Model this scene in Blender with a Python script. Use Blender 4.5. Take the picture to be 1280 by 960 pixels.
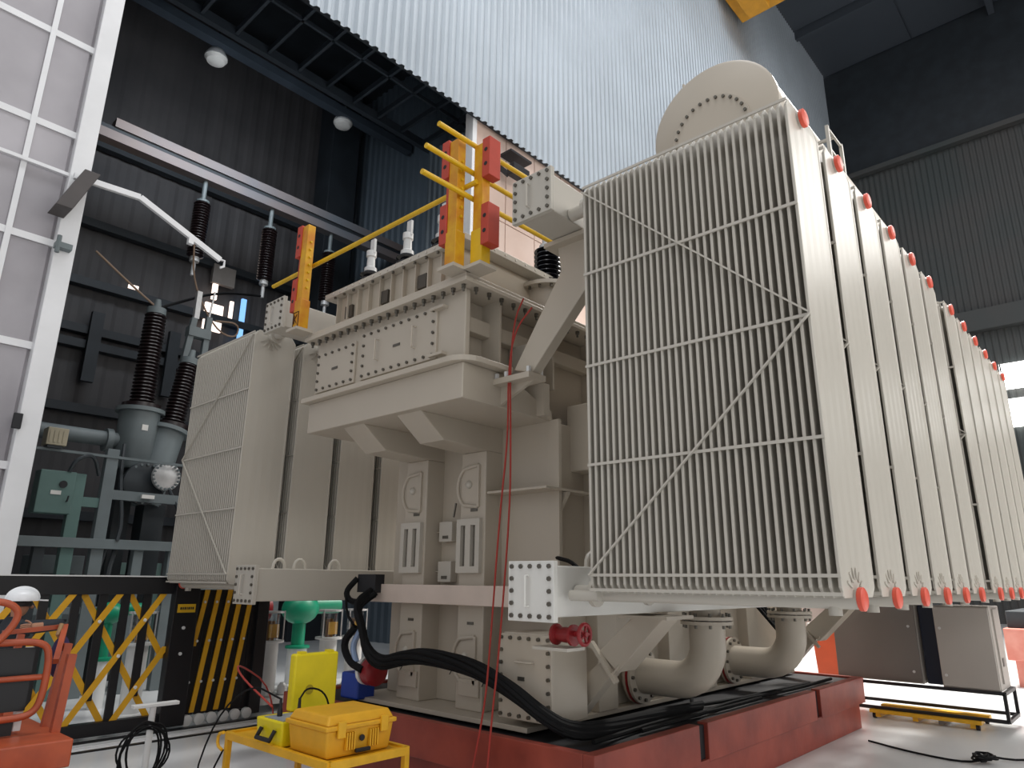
import bpy, math, random
from mathutils import Vector, Matrix
random.seed(7)
for o in list(bpy.data.objects): bpy.data.objects.remove(o, do_unlink=True)
S = bpy.context.scene; COL = S.collection
# ------------------------------------------------------------------ camera
cam = bpy.data.objects.new('camera', bpy.data.cameras.new('camera')); COL.objects.link(cam)
cam.data.sensor_width = 36.0; cam.data.lens = 866.3/1280*36; cam.data.clip_end = 300; cam.data.clip_start = .05
_r = Vector((0.67099772, -0.74139763, 0.00957177)); _u = Vector((-0.20860884, -0.17638089, 0.96196265)); _b = Vector((-0.71150855, -0.6474715, -0.27301327))
cam.matrix_world = Matrix(((_r.x,_u.x,_b.x,0),(_r.y,_u.y,_b.y,0),(_r.z,_u.z,_b.z,1.75),(0,0,0,1)))
S.camera = cam
# ------------------------------------------------------------------ light
w = bpy.data.worlds.new('world'); S.world = w; w.use_nodes = True
w.node_tree.nodes['Background'].inputs[0].default_value = (.97,.98,1,1); w.node_tree.nodes['Background'].inputs[1].default_value = .65
def area(name, loc, aim, size, power, color=(1,.97,.92)):
    l = bpy.data.lights.new(name,'AREA'); l.shape='RECTANGLE'; l.size=size[0]; l.size_y=size[1]; l.energy=power; l.color=color
    o = bpy.data.objects.new(name,l); COL.objects.link(o); o.location=loc
    o.rotation_euler=(Vector(aim)-Vector(loc)).to_track_quat('-Z','Y').to_euler(); return o
area('unseen_overhead_light', (15,1,31), (15,1,0), (24,6), 2700, (.95,.97,1))
area('unseen_overhead_light', (0,2,26), (1,4,0), (8,6), 1450, (.97,.98,1))
area('side_fill_light', (7,-10,8), (7,4,3), (16,4), 720, (1,.97,.92))  # unseen light added to brighten the radiators' side faces
area('unseen_overhead_light', (22,-4,14), (13,0,0), (8,5), 620, (1,.97,.93))  # added light out of view, brightens the floor on the right
_l=area('unseen_overhead_light', (19,3.5,17), (17,2.5,0), (5,4), 2600); _l.data.spread=1.7  # added lamp out of view, lifts the far floor behind the cabinets
area('bay_fill_light', (6.5,14.3,13.2), (7.5,20,10.5), (4,1.5), 210, (.85,.92,1))  # unseen fill added to lift the bay's rear wall and crane beam
S.view_settings.view_transform='Standard'; S.view_settings.look='None'; S.view_settings.gamma=1; S.view_settings.use_curve_mapping=False
S.view_settings.exposure = 0.0
# ------------------------------------------------------------------ materials
def lin(h):
    h=h.lstrip('#'); c=[int(h[i:i+2],16)/255 for i in (0,2,4)]
    return tuple(x/12.92 if x<=.04045 else ((x+.055)/1.055)**2.4 for x in c)+(1,)
MATS={}
def mat(name, hexc, rough=.5, metal=0, var=.08, scale=3, bump=0, bscale=60, hex2=None, spec=.5, emit=0, coords='Object', lo=.35, hi=.7):
    if name in MATS: return MATS[name]
    m=bpy.data.materials.new(name); m.use_nodes=True; nt=m.node_tree; b=nt.nodes['Principled BSDF']
    c=lin(hexc); b.inputs['Roughness'].default_value=rough; b.inputs['Metallic'].default_value=metal; b.inputs['Specular IOR Level'].default_value=spec
    tc=nt.nodes.new('ShaderNodeTexCoord'); n=nt.nodes.new('ShaderNodeTexNoise'); n.inputs['Scale'].default_value=scale; n.inputs['Detail'].default_value=5
    geo=nt.nodes.new('ShaderNodeNewGeometry')
    nt.links.new(geo.outputs['Position'], n.inputs['Vector'])
    r=nt.nodes.new('ShaderNodeValToRGB'); r.color_ramp.elements[0].position=lo; r.color_ramp.elements[1].position=hi
    c2=lin(hex2) if hex2 else tuple(min(1,x*(1+var)) for x in c[:3])+(1,)
    c1=c if hex2 else tuple(x*(1-var) for x in c[:3])+(1,)
    r.color_ramp.elements[0].color=c1; r.color_ramp.elements[1].color=c2
    nt.links.new(n.outputs['Fac'], r.inputs['Fac']); nt.links.new(r.outputs['Color'], b.inputs['Base Color'])
    if bump:
        n2=nt.nodes.new('ShaderNodeTexNoise'); n2.inputs['Scale'].default_value=bscale; bp=nt.nodes.new('ShaderNodeBump'); bp.inputs['Strength'].default_value=bump; bp.inputs['Distance'].default_value=.01
        nt.links.new(geo.outputs['Position'], n2.inputs['Vector']); nt.links.new(n2.outputs['Fac'], bp.inputs['Height']); nt.links.new(bp.outputs['Normal'], b.inputs['Normal'])
    if emit:
        b.inputs['Emission Color'].default_value=c; b.inputs['Emission Strength'].default_value=emit
    MATS[name]=m; return m
def glass(name):
    m=bpy.data.materials.new(name); m.use_nodes=True; nt=m.node_tree; nt.nodes.clear()
    o=nt.nodes.new('ShaderNodeOutputMaterial'); mx=nt.nodes.new('ShaderNodeMixShader'); t=nt.nodes.new('ShaderNodeBsdfTransparent'); g=nt.nodes.new('ShaderNodeBsdfGlossy'); g.inputs['Roughness'].default_value=.05
    t.inputs['Color'].default_value=(.78,.82,.84,1); mx.inputs[0].default_value=.12
    nt.links.new(t.outputs[0],mx.inputs[1]); nt.links.new(g.outputs[0],mx.inputs[2]); nt.links.new(mx.outputs[0],o.inputs[0]); MATS[name]=m; return m
PAINT=mat('beige_grey_paint','#b8ae9f',.38,0,.03,1.2)
DUCTLIT=mat('duct_floorlit_white','#dcdad4',.35,0,.03,1.2)  # whiter than the other ducts; light bounced off the floor is put into the colour
PAINTR=mat('radiator_paint','#bcb6ab',.34,0,.03,1.0)
BOLT=mat('zinc_bolt','#6b675f',.35,.7,.1,20)
WBOLT=mat('pale_bolt','#cfcac2',.4,.2,.05,20)
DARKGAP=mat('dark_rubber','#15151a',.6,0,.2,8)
RED=mat('red_oxide_paint','#9c4536',.42,0,.14,2.2,.25,9,hex2='#762c22')
REDCAP=mat('red_plastic_cap','#d8543e',.4,0,.05,9)
REDVALVE=mat('red_valve_paint','#8c1a1f',.4,0,.1,9)
YELLOW=mat('yellow_fibreglass','#d9a514',.42,0,.08,6,hex2='#c47a10')
YROD=mat('yellow_rod','#d8ad1c',.35,0,.08,8)
CLAMP=mat('red_clamp_block','#b4402e',.55,0,.06,8)
BLACKR=mat('black_cable_rubber','#060608',.75,0,.2,20,spec=.25)
BLACKP=mat('black_paint','#121215',.4,0,.15,8)
PORC=mat('black_porcelain','#141318',.16,0,.1,10)
ALU=mat('cast_aluminium','#d0d0cf',.4,.35,.06,14)
CASEY=mat('case_yellow_bright','#e3cf12',.45,0,.04,10)
CASEO=mat('case_yellow_amber','#dca321',.5,0,.06,10)
CARTY=mat('cart_yellow_enamel','#e0a91f',.45,0,.1,8)
ORANGE=mat('orange_lift_paint','#b4532f',.45,0,.1,6,hex2='#994428')
STRING=mat('red_string','#a03228',.7)
GREYS=mat('switchgear_grey_blue','#6a7375',.5,0,.12,2)
TEAL=mat('switchgear_teal','#58736e',.5,0,.06,2)
GREYD=mat('switchgear_dark','#2c3236',.55,0,.15,2)
BROWNP=mat('brown_porcelain','#241a1b',.3,0,.15,10)
WHITE=mat('white_enamel','#dcdcda',.45,0,.05,5)
GREEN=mat('green_enamel','#0f8a66',.4,0,.06,6)
BLUE=mat('blue_plastic','#1d3f9a',.4,0,.06,6)
CAB=mat('cabinet_paint','#a59e97',.5,0,.03,1.5)
CABD=mat('cabinet_shaded_dark_paint','#6f6964',.5,0,.05,1.5)  # darker copy of the cabinet paint; puts shade into the left door
DARKST=mat('dark_steel','#262c32',.6,0,.2,1.5)
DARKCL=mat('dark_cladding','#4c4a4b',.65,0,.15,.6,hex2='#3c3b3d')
CRANEB=mat('crane_rail_steel','#5d6a75',.55,.1,.15,.25,hex2='#86736a')
SKIN=mat('skin','#a8795f',.5); CLOTH=mat('dark_work_cloth','#20242b',.85,0,.2,12); HELMET=mat('helmet_white','#eef0f2',.3); HAIR=mat('dark_hair','#17120f',.7)
GLASS=glass('clear_tube_glass')
PAPER=mat('amber_label','#e0a53a',.6); LABELW=mat('white_label','#d7d5d0',.6)
# ------------------------------------------------------------------ mesh builder
def wloc(o):
    v=Vector((0,0,0))
    while o is not None: v=v+o.location; o=o.parent
    return v
class MB:
    def __init__(s): s.v=[]; s.f=[]
    def add(s,vs,fs):
        n=len(s.v); s.v+= [tuple(p) for p in vs]; s.f+=[tuple(i+n for i in f) for f in fs]; return s
    def box(s,x0,x1,y0,y1,z0,z1):
        return s.add([(x0,y0,z0),(x1,y0,z0),(x1,y1,z0),(x0,y1,z0),(x0,y0,z1),(x1,y0,z1),(x1,y1,z1),(x0,y1,z1)],[(0,3,2,1),(4,5,6,7),(0,1,5,4),(1,2,6,5),(2,3,7,6),(3,0,4,7)])
    def bar(s,p0,p1,wd,ht,up=(0,0,1)):
        p0=Vector(p0);p1=Vector(p1);d=(p1-p0).normalized();u=Vector(up)
        if abs(d.dot(u))>.98: u=Vector((1,0,0))
        a=d.cross(u).normalized()*wd/2; b=a.cross(d).normalized()*ht/2
        return s.add([p0-a-b,p0+a-b,p0+a+b,p0-a+b,p1-a-b,p1+a-b,p1+a+b,p1-a+b],[(0,1,2,3),(7,6,5,4),(0,4,5,1),(1,5,6,2),(2,6,7,3),(3,7,4,0)])
    def prism(s,pts,vec):
        n=len(pts); vec=Vector(vec); a=[Vector(p) for p in pts]; b=[p+vec for p in a]
        return s.add(a+b,[tuple(range(n))[::-1],tuple(range(n,2*n))]+[(i,(i+1)%n,(i+1)%n+n,i+n) for i in range(n)])
    def cyl(s,p0,p1,r0,r1=None,n=14,caps=True):
        return s.lathe(p0,Vector(p1)-Vector(p0),[(r0,0),(r0 if r1 is None else r1,1)],n,caps,True)
    def lathe(s,p,axis,prof,n=18,caps=True,unit=False):
        p=Vector(p);ax=Vector(axis);L=ax.length;d=ax.normalized()
        u=d.orthogonal().normalized();v=d.cross(u)
        vs=[];fs=[]
        for r,h in prof:
            c=p+d*(h*L if unit else h)
            for i in range(n):
                t=2*math.pi*i/n; vs.append(c+(u*math.cos(t)+v*math.sin(t))*r)
        for k in range(len(prof)-1):
            for i in range(n):
                j=(i+1)%n; fs.append((k*n+i,k*n+j,(k+1)*n+j,(k+1)*n+i))
        if caps: fs.append(tuple(range(n))[::-1]); fs.append(tuple(range((len(prof)-1)*n,len(prof)*n)))
        return s.add(vs,fs)
    def tube(s,path,r,n=8,caps=True,smooth=0):
        P=[Vector(p) for p in path]
        for _ in range(smooth):
            Q=[P[0]]
            for a,b in zip(P,P[1:]): Q+=[a*.75+b*.25,a*.25+b*.75]
            P=Q+[P[-1]]
        R=r if isinstance(r,(list,tuple)) else None
        vs=[];fs=[];u=None
        for i,p in enumerate(P):
            d=(P[min(i+1,len(P)-1)]-P[max(i-1,0)]).normalized()
            if u is None: u=d.orthogonal().normalized()
            u=(u-d*u.dot(d)).normalized(); v=d.cross(u)
            rr=r if R is None else R[0]+(R[1]-R[0])*i/(len(P)-1)
            for k in range(n):
                t=2*math.pi*k/n; vs.append(p+(u*math.cos(t)+v*math.sin(t))*rr)
        for i in range(len(P)-1):
            for k in range(n):
                j=(k+1)%n; fs.append((i*n+k,i*n+j,(i+1)*n+j,(i+1)*n+k))
        if caps: fs.append(tuple(range(n))[::-1]); fs.append(tuple(range((len(P)-1)*n,len(P)*n)))
        return s.add(vs,fs)
    def ball(s,c,r,n=14,m=8,sc=(1,1,1),z0=-1,z1=1):
        c=Vector(c); prof=[]; vs=[];fs=[]
        a0=math.asin(z0);a1=math.asin(z1)
        for k in range(m+1):
            a=a0+(a1-a0)*k/m
            for i in range(n):
                t=2*math.pi*i/n; vs.append(c+Vector((math.cos(a)*math.cos(t)*r*sc[0],math.cos(a)*math.sin(t)*r*sc[1],math.sin(a)*r*sc[2])))
        for k in range(m):
            for i in range(n):
                j=(i+1)%n; fs.append((k*n+i,k*n+j,(k+1)*n+j,(k+1)*n+i))
        fs.append(tuple(range(n))[::-1]); fs.append(tuple(range(m*n,(m+1)*n)))
        return s.add(vs,fs)
    def bolts(s,pts,axis,r=.016,h=.02,n=6):
        for p in pts: s.lathe(p,axis,[(r,0),(r,h)],n)
        return s
    def build(s,name,m,parent=None,smooth=False,bevel=0,kind=None,label=None):
        me=bpy.data.meshes.new(name); off=wloc(parent)
        me.from_pydata([tuple(Vector(p)-off) for p in s.v],[],s.f); me.validate(); me.update()
        me.materials.append(m)
        if smooth:
            me.polygons.foreach_set('use_smooth',[True]*len(me.polygons))
        o=bpy.data.objects.new(name,me); COL.objects.link(o)
        if parent is not None: o.parent=parent
        if smooth:
            try: me.set_sharp_from_angle(angle=math.radians(40))
            except Exception: pass
        if bevel:
            bm=o.modifiers.new('bevel','BEVEL'); bm.width=bevel; bm.segments=2; bm.limit_method='ANGLE'; bm.angle_limit=math.radians(40)
        if kind: o['kind']=kind
        if label: o['label']=label
        return o
def lerp(a,b,t): return tuple(x+(y-x)*t for x,y in zip(a,b))
def row(a,b,n): return [lerp(a,b,i/(n-1)) for i in range(n)]
def thing(name,label,cat,loc=(0,0,0),group=None):
    o=bpy.data.objects.new(name,None); COL.objects.link(o); o.location=loc; o.empty_display_size=.1
    o['label']=label; o['category']=cat
    if group: o['group']=group
    return o
def tag(o,label,cat,group=None,kind=None):
    o['label']=label; o['category']=cat
    if group: o['group']=group
    if kind: o['kind']=kind
    # put origin at base of mesh
    if o.type=='MESH' and o.parent is None:
        vs=[v.co for v in o.data.vertices]; c=Vector(((min(v.x for v in vs)+max(v.x for v in vs))/2,(min(v.y for v in vs)+max(v.y for v in vs))/2,min(v.z for v in vs)))
        o.data.transform(Matrix.Translation(-c)); o.location=c
    return o
def struct(o): o['kind']='structure'; return o
def copy_tree(o,parent=None):
    c=o.copy(); COL.objects.link(c)
    if parent is not None: c.parent=parent
    for ch in list(o.children): copy_tree(ch,c)
    return c
def dup(root,delta,label,group=None):
    c=copy_tree(root); c.location=root.location+Vector(delta); c['label']=label
    if group: c['group']=group
    return c
# ================================================================== SETTING
FLOORM=mat('epoxy_floor','#cfd1d2',.25,0,.1,.35,hex2='#e2e3e3')
WPANEL=mat('white_wall_panel','#8e8a8e',.6,0,.1,.45,hex2='#b4b0b4')
WSTUD=mat('white_wall_stud','#e3e3e4',.45,0,.04,2)
PINK=mat('pink_cream_panel','#c4ab9d',.6,0,.05,.7,hex2='#cfb9ad')
CORR=mat('corrugated_zinc_sheet','#aeb6bd',.45,.25,.06,.5)
ENDW=mat('end_wall_sheet','#3c4242',.6,0,.1,.3,hex2='#474544')
CEIL=mat('ceiling_sheet','#3d434b',.6,0,.1,.2)
struct(MB().box(-12,45,-14,30,-.2,0).build('floor',FLOORM))
# left white panel wall (big sliding door leaf) Y=10.6
wl=struct(MB().box(-6,2.42,10.68,10.9,0,14).build('wall_left',WPANEL))
xs=[-3.2,-2.0,-.78,.43,1.64,2.17]; zs=[0,1.5,3.1,4.7,6.2,7.93,9.42,11.0,12.6]
for i in range(len(xs)-1):
    for j in range(len(zs)-1):
        MB().box(xs[i]+.035,xs[i+1]-.035,10.64,10.70,zs[j]+.05,zs[j+1]-.05).build('panel',WPANEL,wl,bevel=.01)
for z in zs[1:-1]: MB().box(-3.2,2.17,10.62,10.70,z-.05,z+.05).build('rail',WSTUD if z<9.6 else WPANEL,wl)
for x in xs[1:-1]: MB().box(x-.035,x+.035,10.60,10.70,0,12.6).build('stud',WSTUD,wl)
MB().box(2.17,2.42,10.5,10.92,0,14).build('edge_post',WSTUD,wl,bevel=.01)
MB().box(-3.2,2.3,10.55,10.6,7.235,7.285).build('conduit',WSTUD,wl)
# corrugated upper wall
def corrug(x0,x1,y,z0,z1,pitch,depth,axis='x'):
    vs=[];fs=[];n=int((x1-x0)/pitch)
    prof=[(0,0),(.3,0),(.5,1),(.8,1)]
    pts=[(x0+pitch*(i+a),y-depth*b) for i in range(n) for a,b in prof]
    for a,b in pts:
        for z in (z0,z1): vs.append((a,b,z) if axis=='x' else (b,a,z))
    for i in range(len(pts)-1): fs.append((2*i,2*i+2,2*i+3,2*i+1))
    return MB().add(vs,fs)
struct(corrug(-6,41,10.55,12.72,33,.24,.07).build('wall_back',CORR))
struct(MB().box(-6,41,10.56,10.66,12.78,33).build('trim_1',DARKST))
# pink panel wall below it, right of the opening
wp=struct(MB().box(10.23,41,10.74,10.9,0,13.2).build('wall_middle',PINK))
for i in range(6):
    for j in range(5):
        MB().box(10.33+i*1.13,10.33+(i+1)*1.13-.03,10.70,10.76,j*2.6,(j+1)*2.6-.03).build('panel',PINK,wp)
MB().box(10.19,10.33,10.66,10.92,0,13).build('edge_post',WSTUD,wp)
# end wall and ceiling
ew=struct(corrug(-16,10.6,41.2,0,25.3,.3,.03,'y').build('wall_right',ENDW))
struct(MB().box(41.1,41.4,-16,10.6,25.3,33).build('wall_right_upper',DARKST))
struct(MB().box(40.7,41.1,-16,10.6,25.2,25.5).build('trim_2',ENDW))
struct(MB().box(40.6,41.1,-16,10.6,14.3,15.4).build('trim_3',ENDW))
ce=struct(MB().box(-4,41.3,-16,10.7,33.2,33.5).build('ceiling',CEIL))
for i in range(7):
    for j in range(4):
        MB().box(5+i*5.2,5+(i+1)*5.2-.25,-9.5+j*5,-9.5+(j+1)*5-.1,33.1,33.2).build('panel',CEIL,ce)
for i in range(8): MB().box(4.85+i*5.2,5.1+i*5.2,-16,10.6,32.6,33.2).build('beam',CEIL,ce)
MB().box(22,41,1.4,1.7,32.3,33.2).build('beam',CEIL,ce)
# windows in the end wall
WIN=mat('daylight_window','#fbfaf6',.5,emit=5.0,var=0)
for k,(y0,y1,z0,z1) in enumerate([(-3,4.25,11.1,12.4),(-3,4.2,9.2,10.6)]):
    wd=struct(MB().box(40.9,41.0,y0,y1,z0,z1).build('window_%d'%(k+1),WIN))
    for q in range(5): MB().box(40.85,40.9,y0+q*1.8-.03,y0+q*1.8+.03,z0,z1).build('mullion',ENDW,wd)
# dark bay behind the opening
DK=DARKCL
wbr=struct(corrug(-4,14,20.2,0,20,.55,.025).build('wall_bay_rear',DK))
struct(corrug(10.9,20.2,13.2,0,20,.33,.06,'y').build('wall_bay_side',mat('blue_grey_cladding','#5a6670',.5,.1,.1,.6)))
JOIST=mat('joist_steel','#39424c',.55,.1,.15,1.5)
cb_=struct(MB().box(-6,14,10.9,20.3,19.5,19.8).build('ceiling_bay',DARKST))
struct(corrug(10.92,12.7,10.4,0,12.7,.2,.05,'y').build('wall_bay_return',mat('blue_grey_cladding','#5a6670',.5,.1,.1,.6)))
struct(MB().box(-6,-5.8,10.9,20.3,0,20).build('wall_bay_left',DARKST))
for i,z in enumerate([3.2,5.9,7.6,8.0,9.3,11.0,13.4]): MB().box(-4,13,19.85,20.1,z-.1,z+.12).build('girt',DARKST,wbr)
for x in (3.2,11.3): MB().box(x,x+1.1,18.9,19.8,0,19).build('column',DARKST,wbr,bevel=.02)
for i in range(12):
    x=2.2+i*.82
    MB().box(x,x+.07,10.9,13.9,14.0,14.16).build('joist',JOIST,cb_)
for a in ((13.85,14.0,13.95,14.2),(10.9,11.0,13.3,13.5),(12.3,12.36,14.0,14.1),(16.6,16.9,15.9,16.15)): MB().box(-2,13,a[0],a[1],a[2],a[3]).build('joist',JOIST,cb_)
# ================================================================== TRANSFORMER BASE
bs=thing('base_skid','long red painted steel base tray carrying the transformer','base',(7.2,5.1,0))
b=MB(); b.prism([(4.34,3.16,0),(10.12,3.16,0),(10.12,7.05,0),(4.34,7.05,0)],(0,0,.34)); b.build('lower_beam',RED,bs,bevel=.008)
for x0,x1 in [(4.28,5.78),(5.93,8.48),(8.62,10.18)]: MB().box(x0,x1,3.1,3.2,.3,.6).build('side_plate',RED,bs,bevel=.006)
MB().box(4.28,4.36,3.2,7.12,.3,.6).build('end_plate',RED,bs,bevel=.006)
MB().box(10.1,10.18,3.2,7.12,.3,.6).build('end_plate',RED,bs,bevel=.006)
MB().box(4.36,10.1,7.02,7.12,.3,.6).build('side_plate',RED,bs)
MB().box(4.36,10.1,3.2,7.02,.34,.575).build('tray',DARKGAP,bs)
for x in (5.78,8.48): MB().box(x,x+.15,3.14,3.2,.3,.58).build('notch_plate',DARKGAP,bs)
MB().bar((4.3,3.12,.31),(10.16,3.12,.31),.03,.02).build('weld_seam',RED,bs)
# ================================================================== TANK
T=thing('transformer_tank','beige-grey steel transformer tank with bolted end panels standing on red base','transformer tank',(7.4,5.11,.6))
MB().box(4.93,9.9,4.01,6.21,.64,3.2).build('lower_tank',PAINT,T,bevel=.012)
MB().box(4.5,10.0,3.9,6.32,.6,.64).build('bottom_plate',PAINT,T,bevel=.005)
MB().box(3.85,10.6,4.2,6.02,3.2,4.17).build('upper_tank',PAINT,T,bevel=.01)
MB().box(3.8,3.86,4.0,6.26,3.5,4.17).build('end_wall',PAINT,T,bevel=.01)
MB().prism([(3.78,3.99,3.19),(4.95,3.99,3.19),(4.95,3.99,3.28),(4.32,3.99,3.5),(3.78,3.99,3.5)],(0,2.31,0)).build('shelf_girder',PAINT,T,bevel=.008)
lip=[(3.7,6.34)]+[(3.9-.2*math.cos(a),4.1-.2*math.sin(a)) for a in [i*math.pi/12 for i in range(7)]]+[(4.3,3.9),(4.3,4.02),(3.95,4.02),(3.95,6.34)]
MB().prism([(x,y,3.5) for x,y in lip],(0,0,.05)).build('shelf_lip',PAINT,T,bevel=.006)
MB().box(3.68,10.72,3.88,6.34,4.17,4.21).build('cover_flange',PAINT,T,bevel=.004)
MB().box(3.7,10.7,3.90,6.32,4.215,4.255).build('cover_plate',PAINT,T,bevel=.004)
bo=MB()
bo.bolts([(3.74,y,4.17) for y in [3.97+i*.128 for i in range(19)]],(0,0,-1),.022,.03)
bo.bolts([(3.74,y,4.14) for y in [3.97+i*.128 for i in range(19)]],(0,0,-1),.012,.03)
bo.bolts([(x,3.94,4.17) for x in [3.86+i*.16 for i in range(20)]],(0,0,-1),.022,.03); bo.bolts([(x,3.94,4.14) for x in [3.86+i*.16 for i in range(20)]],(0,0,-1),.012,.03)
bo.build('cover_bolts',BOLT,T,kind='stuff')
for i in range(8): MB().box(4.2+i*.75,4.225+i*.75,3.98,4.2,3.5,4.17).build('stiffener',PAINT,T)
MB().box(3.86,10.4,4.1,4.2,3.84,3.98).build('side_band',PAINT,T,bevel=.01)
for y0,y1,z0,z1,nn in [(5.54,6.21,3.6,4.03,6),(4.34,5.43,3.6,4.08,10)]:
    p=MB().box(3.775,3.8,y0,y1,z0,z1).build('cover_panel',PAINT,T,bevel=.004)
    q=MB(); e=.035
    q.bolts(row((3.775,y0+e,z1-e),(3.775,y1-e,z1-e),nn),(-1,0,0),.014,.018); q.bolts(row((3.775,y0+e,z0+e),(3.775,y1-e,z0+e),nn),(-1,0,0),.014,.018)
    q.bolts(row((3.775,y0+e,z0+e),(3.775,y0+e,z1-e),5)[1:-1],(-1,0,0),.014,.018); q.bolts(row((3.775,y1-e,z0+e),(3.775,y1-e,z1-e),5)[1:-1],(-1,0,0),.014,.018)
    q.build('panel_bolts',BOLT,p,kind='stuff')
    yc=(y0+y1)/2; MB().box(3.768,3.776,yc-.05,yc+.05,(z0+z1)/2-.012,(z0+z1)/2+.012).build('tag',BOLT,p)
    if y1-y0>.8:
        for yy in (4.62,5.16): MB().tube([(3.775,yy,3.75),(3.73,yy,3.75),(3.73,yy,3.95),(3.775,yy,3.95)],.009,6).build('handle',PAINT,p)
for z in (3.62,4.05): # hinge lugs
    MB().box(3.74,3.8,4.22,4.4,z-.012,z+.012).build('hinge_lug',PAINT,T); 
for y in (4.6,5.44): # two box columns with flared brackets
    c=MB().box(4.7,4.94,y,y+.335,.64,2.95).build('column',PAINT,T,bevel=.01)
    MB().prism([(3.86,y,3.192),(4.15,y,2.97),(4.66,y,2.95),(4.94,y,2.95),(4.94,y,3.192)],(0,.335,0)).build('bracket',PAINT,T,bevel=.008)
    fr=MB(); x0,x1=4.655,4.7; ya,yb,za,zb=y+.03,y+.335,1.815,2.31
    fr.box(x0,x1,ya,ya+.055,za,zb); fr.box(x0,x1,yb-.055,yb,za,zb); fr.box(x0,x1,ya+.055,yb-.055,za,za+.06); fr.box(x0,x1,ya+.055,yb-.055,zb-.06,zb); fr.box(x0,x1,(ya+yb)/2-.035,(ya+yb)/2+.035,za+.06,zb-.06)
    fr.build('slotted_frame',PAINTR,c)
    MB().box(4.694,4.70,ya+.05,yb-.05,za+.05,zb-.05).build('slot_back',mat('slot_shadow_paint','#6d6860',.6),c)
    for zc,fl in ((2.62,1),(1.06,-1)):
        arc=[(4.69,y+.2+.17*math.cos(a)*1.0,zc+.2*math.sin(a)) for a in [math.radians(-62+i*124/10) for i in range(11)]]
        MB().tube([(4.69,y+.09,zc+.2)]+arc[::-1]+[(4.69,y+.09,zc-.2)],.017,8).build('arc_rib',PAINT,c,smooth=True)
        MB().box(4.675,4.70,y+.07,y+.1,zc-.2,zc+.2).build('rib',PAINT,c)
        MB().ball((4.7,y+.22,zc+.02),.04,10,6).build('boss',PAINTR,c,smooth=True)
    MB().box(4.693,4.70,y+.1,y+.19,2.38,2.41).build('tag',BOLT,c); MB().box(4.693,4.70,y+.12,y+.2,1.36,1.385).build('tag',BOLT,c)
    MB().box(4.675,4.70,y+.02,y+.28,.76,.9).build('foot_pad',PAINT,c,bevel=.004)
for z0 in (2.12,1.73):
    t=MB().box(4.84,4.93,5.2,5.39,z0,z0+.2).build('terminal_box',PAINTR,T,bevel=.006)
    MB().box(4.833,4.84,5.25,5.33,z0+.03,z0+.06).build('tag',BOLT,t); MB().tube([(4.86,5.39,z0+.1),(4.86,5.47,z0+.1)],.006,6).build('stub',PAINT,t)
MB().tube([(4.86,5.2,2.36),(4.86,5.17,2.5)],.012,6).build('cable_gland',BOLT,T)
MB().box(4.58,4.95,3.96,6.25,1.53,1.705).build('jacking_beam',mat('beam_reflection_paint','#cdbdb1',.2,.0,.05,3),T,bevel=.006)  # beam colour lightened to carry the reflection of the bright floor
MB().box(4.7,5.4,3.86,4.58,2.535,2.555).build('ledge_plate',PAINT,T)
MB().box(4.93,4.97,3.9,4.02,.64,3.2).build('corner_rib',PAINT,T); 
MB().prism([(5.0,3.86,2.53),(5.0,4.0,2.53),(5.0,4.0,2.3)],(.05,0,0)).build('gusset',PAINT,T)
m=MB().box(4.52,4.98,3.66,4.18,.68,1.34).build('manhole_box',PAINT,T,bevel=.008)
MB().box(4.49,4.52,3.64,4.2,.69,1.33).build('manhole_cover',PAINT,m,bevel=.004)
q=MB(); q.bolts(row((4.49,3.67,1.3),(4.49,4.17,1.3),6),(-1,0,0),.016,.02); q.bolts(row((4.49,3.67,.72),(4.49,4.17,.72),6),(-1,0,0),.016,.02); q.bolts(row((4.49,3.67,.72),(4.49,3.67,1.3),7)[1:-1],(-1,0,0),.016,.02); q.bolts(row((4.49,4.17,.72),(4.49,4.17,1.3),7)[1:-1],(-1,0,0),.016,.02); q.build('manhole_bolts',BOLT,m,kind='stuff')
MB().box(4.484,4.49,3.92,3.99,.98,1.01).build('tag',BOLT,m)
MB().tube([(4.49,3.82,1.12),(4.46,3.82,1.12),(4.46,4.0,1.12),(4.49,4.0,1.12)],.008,6).build('handle',PAINT,m)
for x in (5.45,6.7,7.4,8.6): MB().box(x,x+.3,3.88,4.02,.64,3.19).build('side_stiffener',PAINT,T,bevel=.008)
MB().box(5.25,6.1,3.62,4.05,2.75,3.4).build('side_cabinet',PAINT,T,bevel=.01)
MB().box(4.72,4.8,3.9,4.2,3.2,3.5).build('gusset',PAINT,T)
MB().box(4.55,4.6,3.8,4.18,3.58,3.85).build('relief_plate',PAINTR,T,bevel=.004)
# raised cover with ribs
R_=MB().box(4.05,5.55,4.35,6.3,4.255,4.77).build('raised_cover',PAINT,T,bevel=.005)
MB().box(3.95,5.7,4.2,6.46,4.77,4.83).build('raised_top_plate',PAINTR,T,bevel=.004)
for i in range(11): MB().box(4.0,4.05,4.37+i*.19,4.385+i*.19,4.26,4.77).build('rib',PAINT,R_)
for y in (4.80,5.40,6.02): MB().box(4.02,4.05,y,y+.13,4.49,4.63).build('hatch_plate',mat('dark_bronze_plate','#4a443c',.5),R_)
q=MB(); q.bolts([(3.975,y,4.77) for y in [4.25+i*.17 for i in range(13)]],(0,0,-1),.016,.02); q.build('plate_bolts',BOLT,R_,kind='stuff')
q=MB(); q.bolts([(3.95,y,4.8) for y in [4.25+i*.12 for i in range(18)]],(-1,0,0),.012,.01); q.bolts([(x,4.2,4.8) for x in [4.05+i*.15 for i in range(10)]],(0,-1,0),.012,.01); q.build('edge_bolts',WBOLT,R_,kind='stuff')
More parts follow.
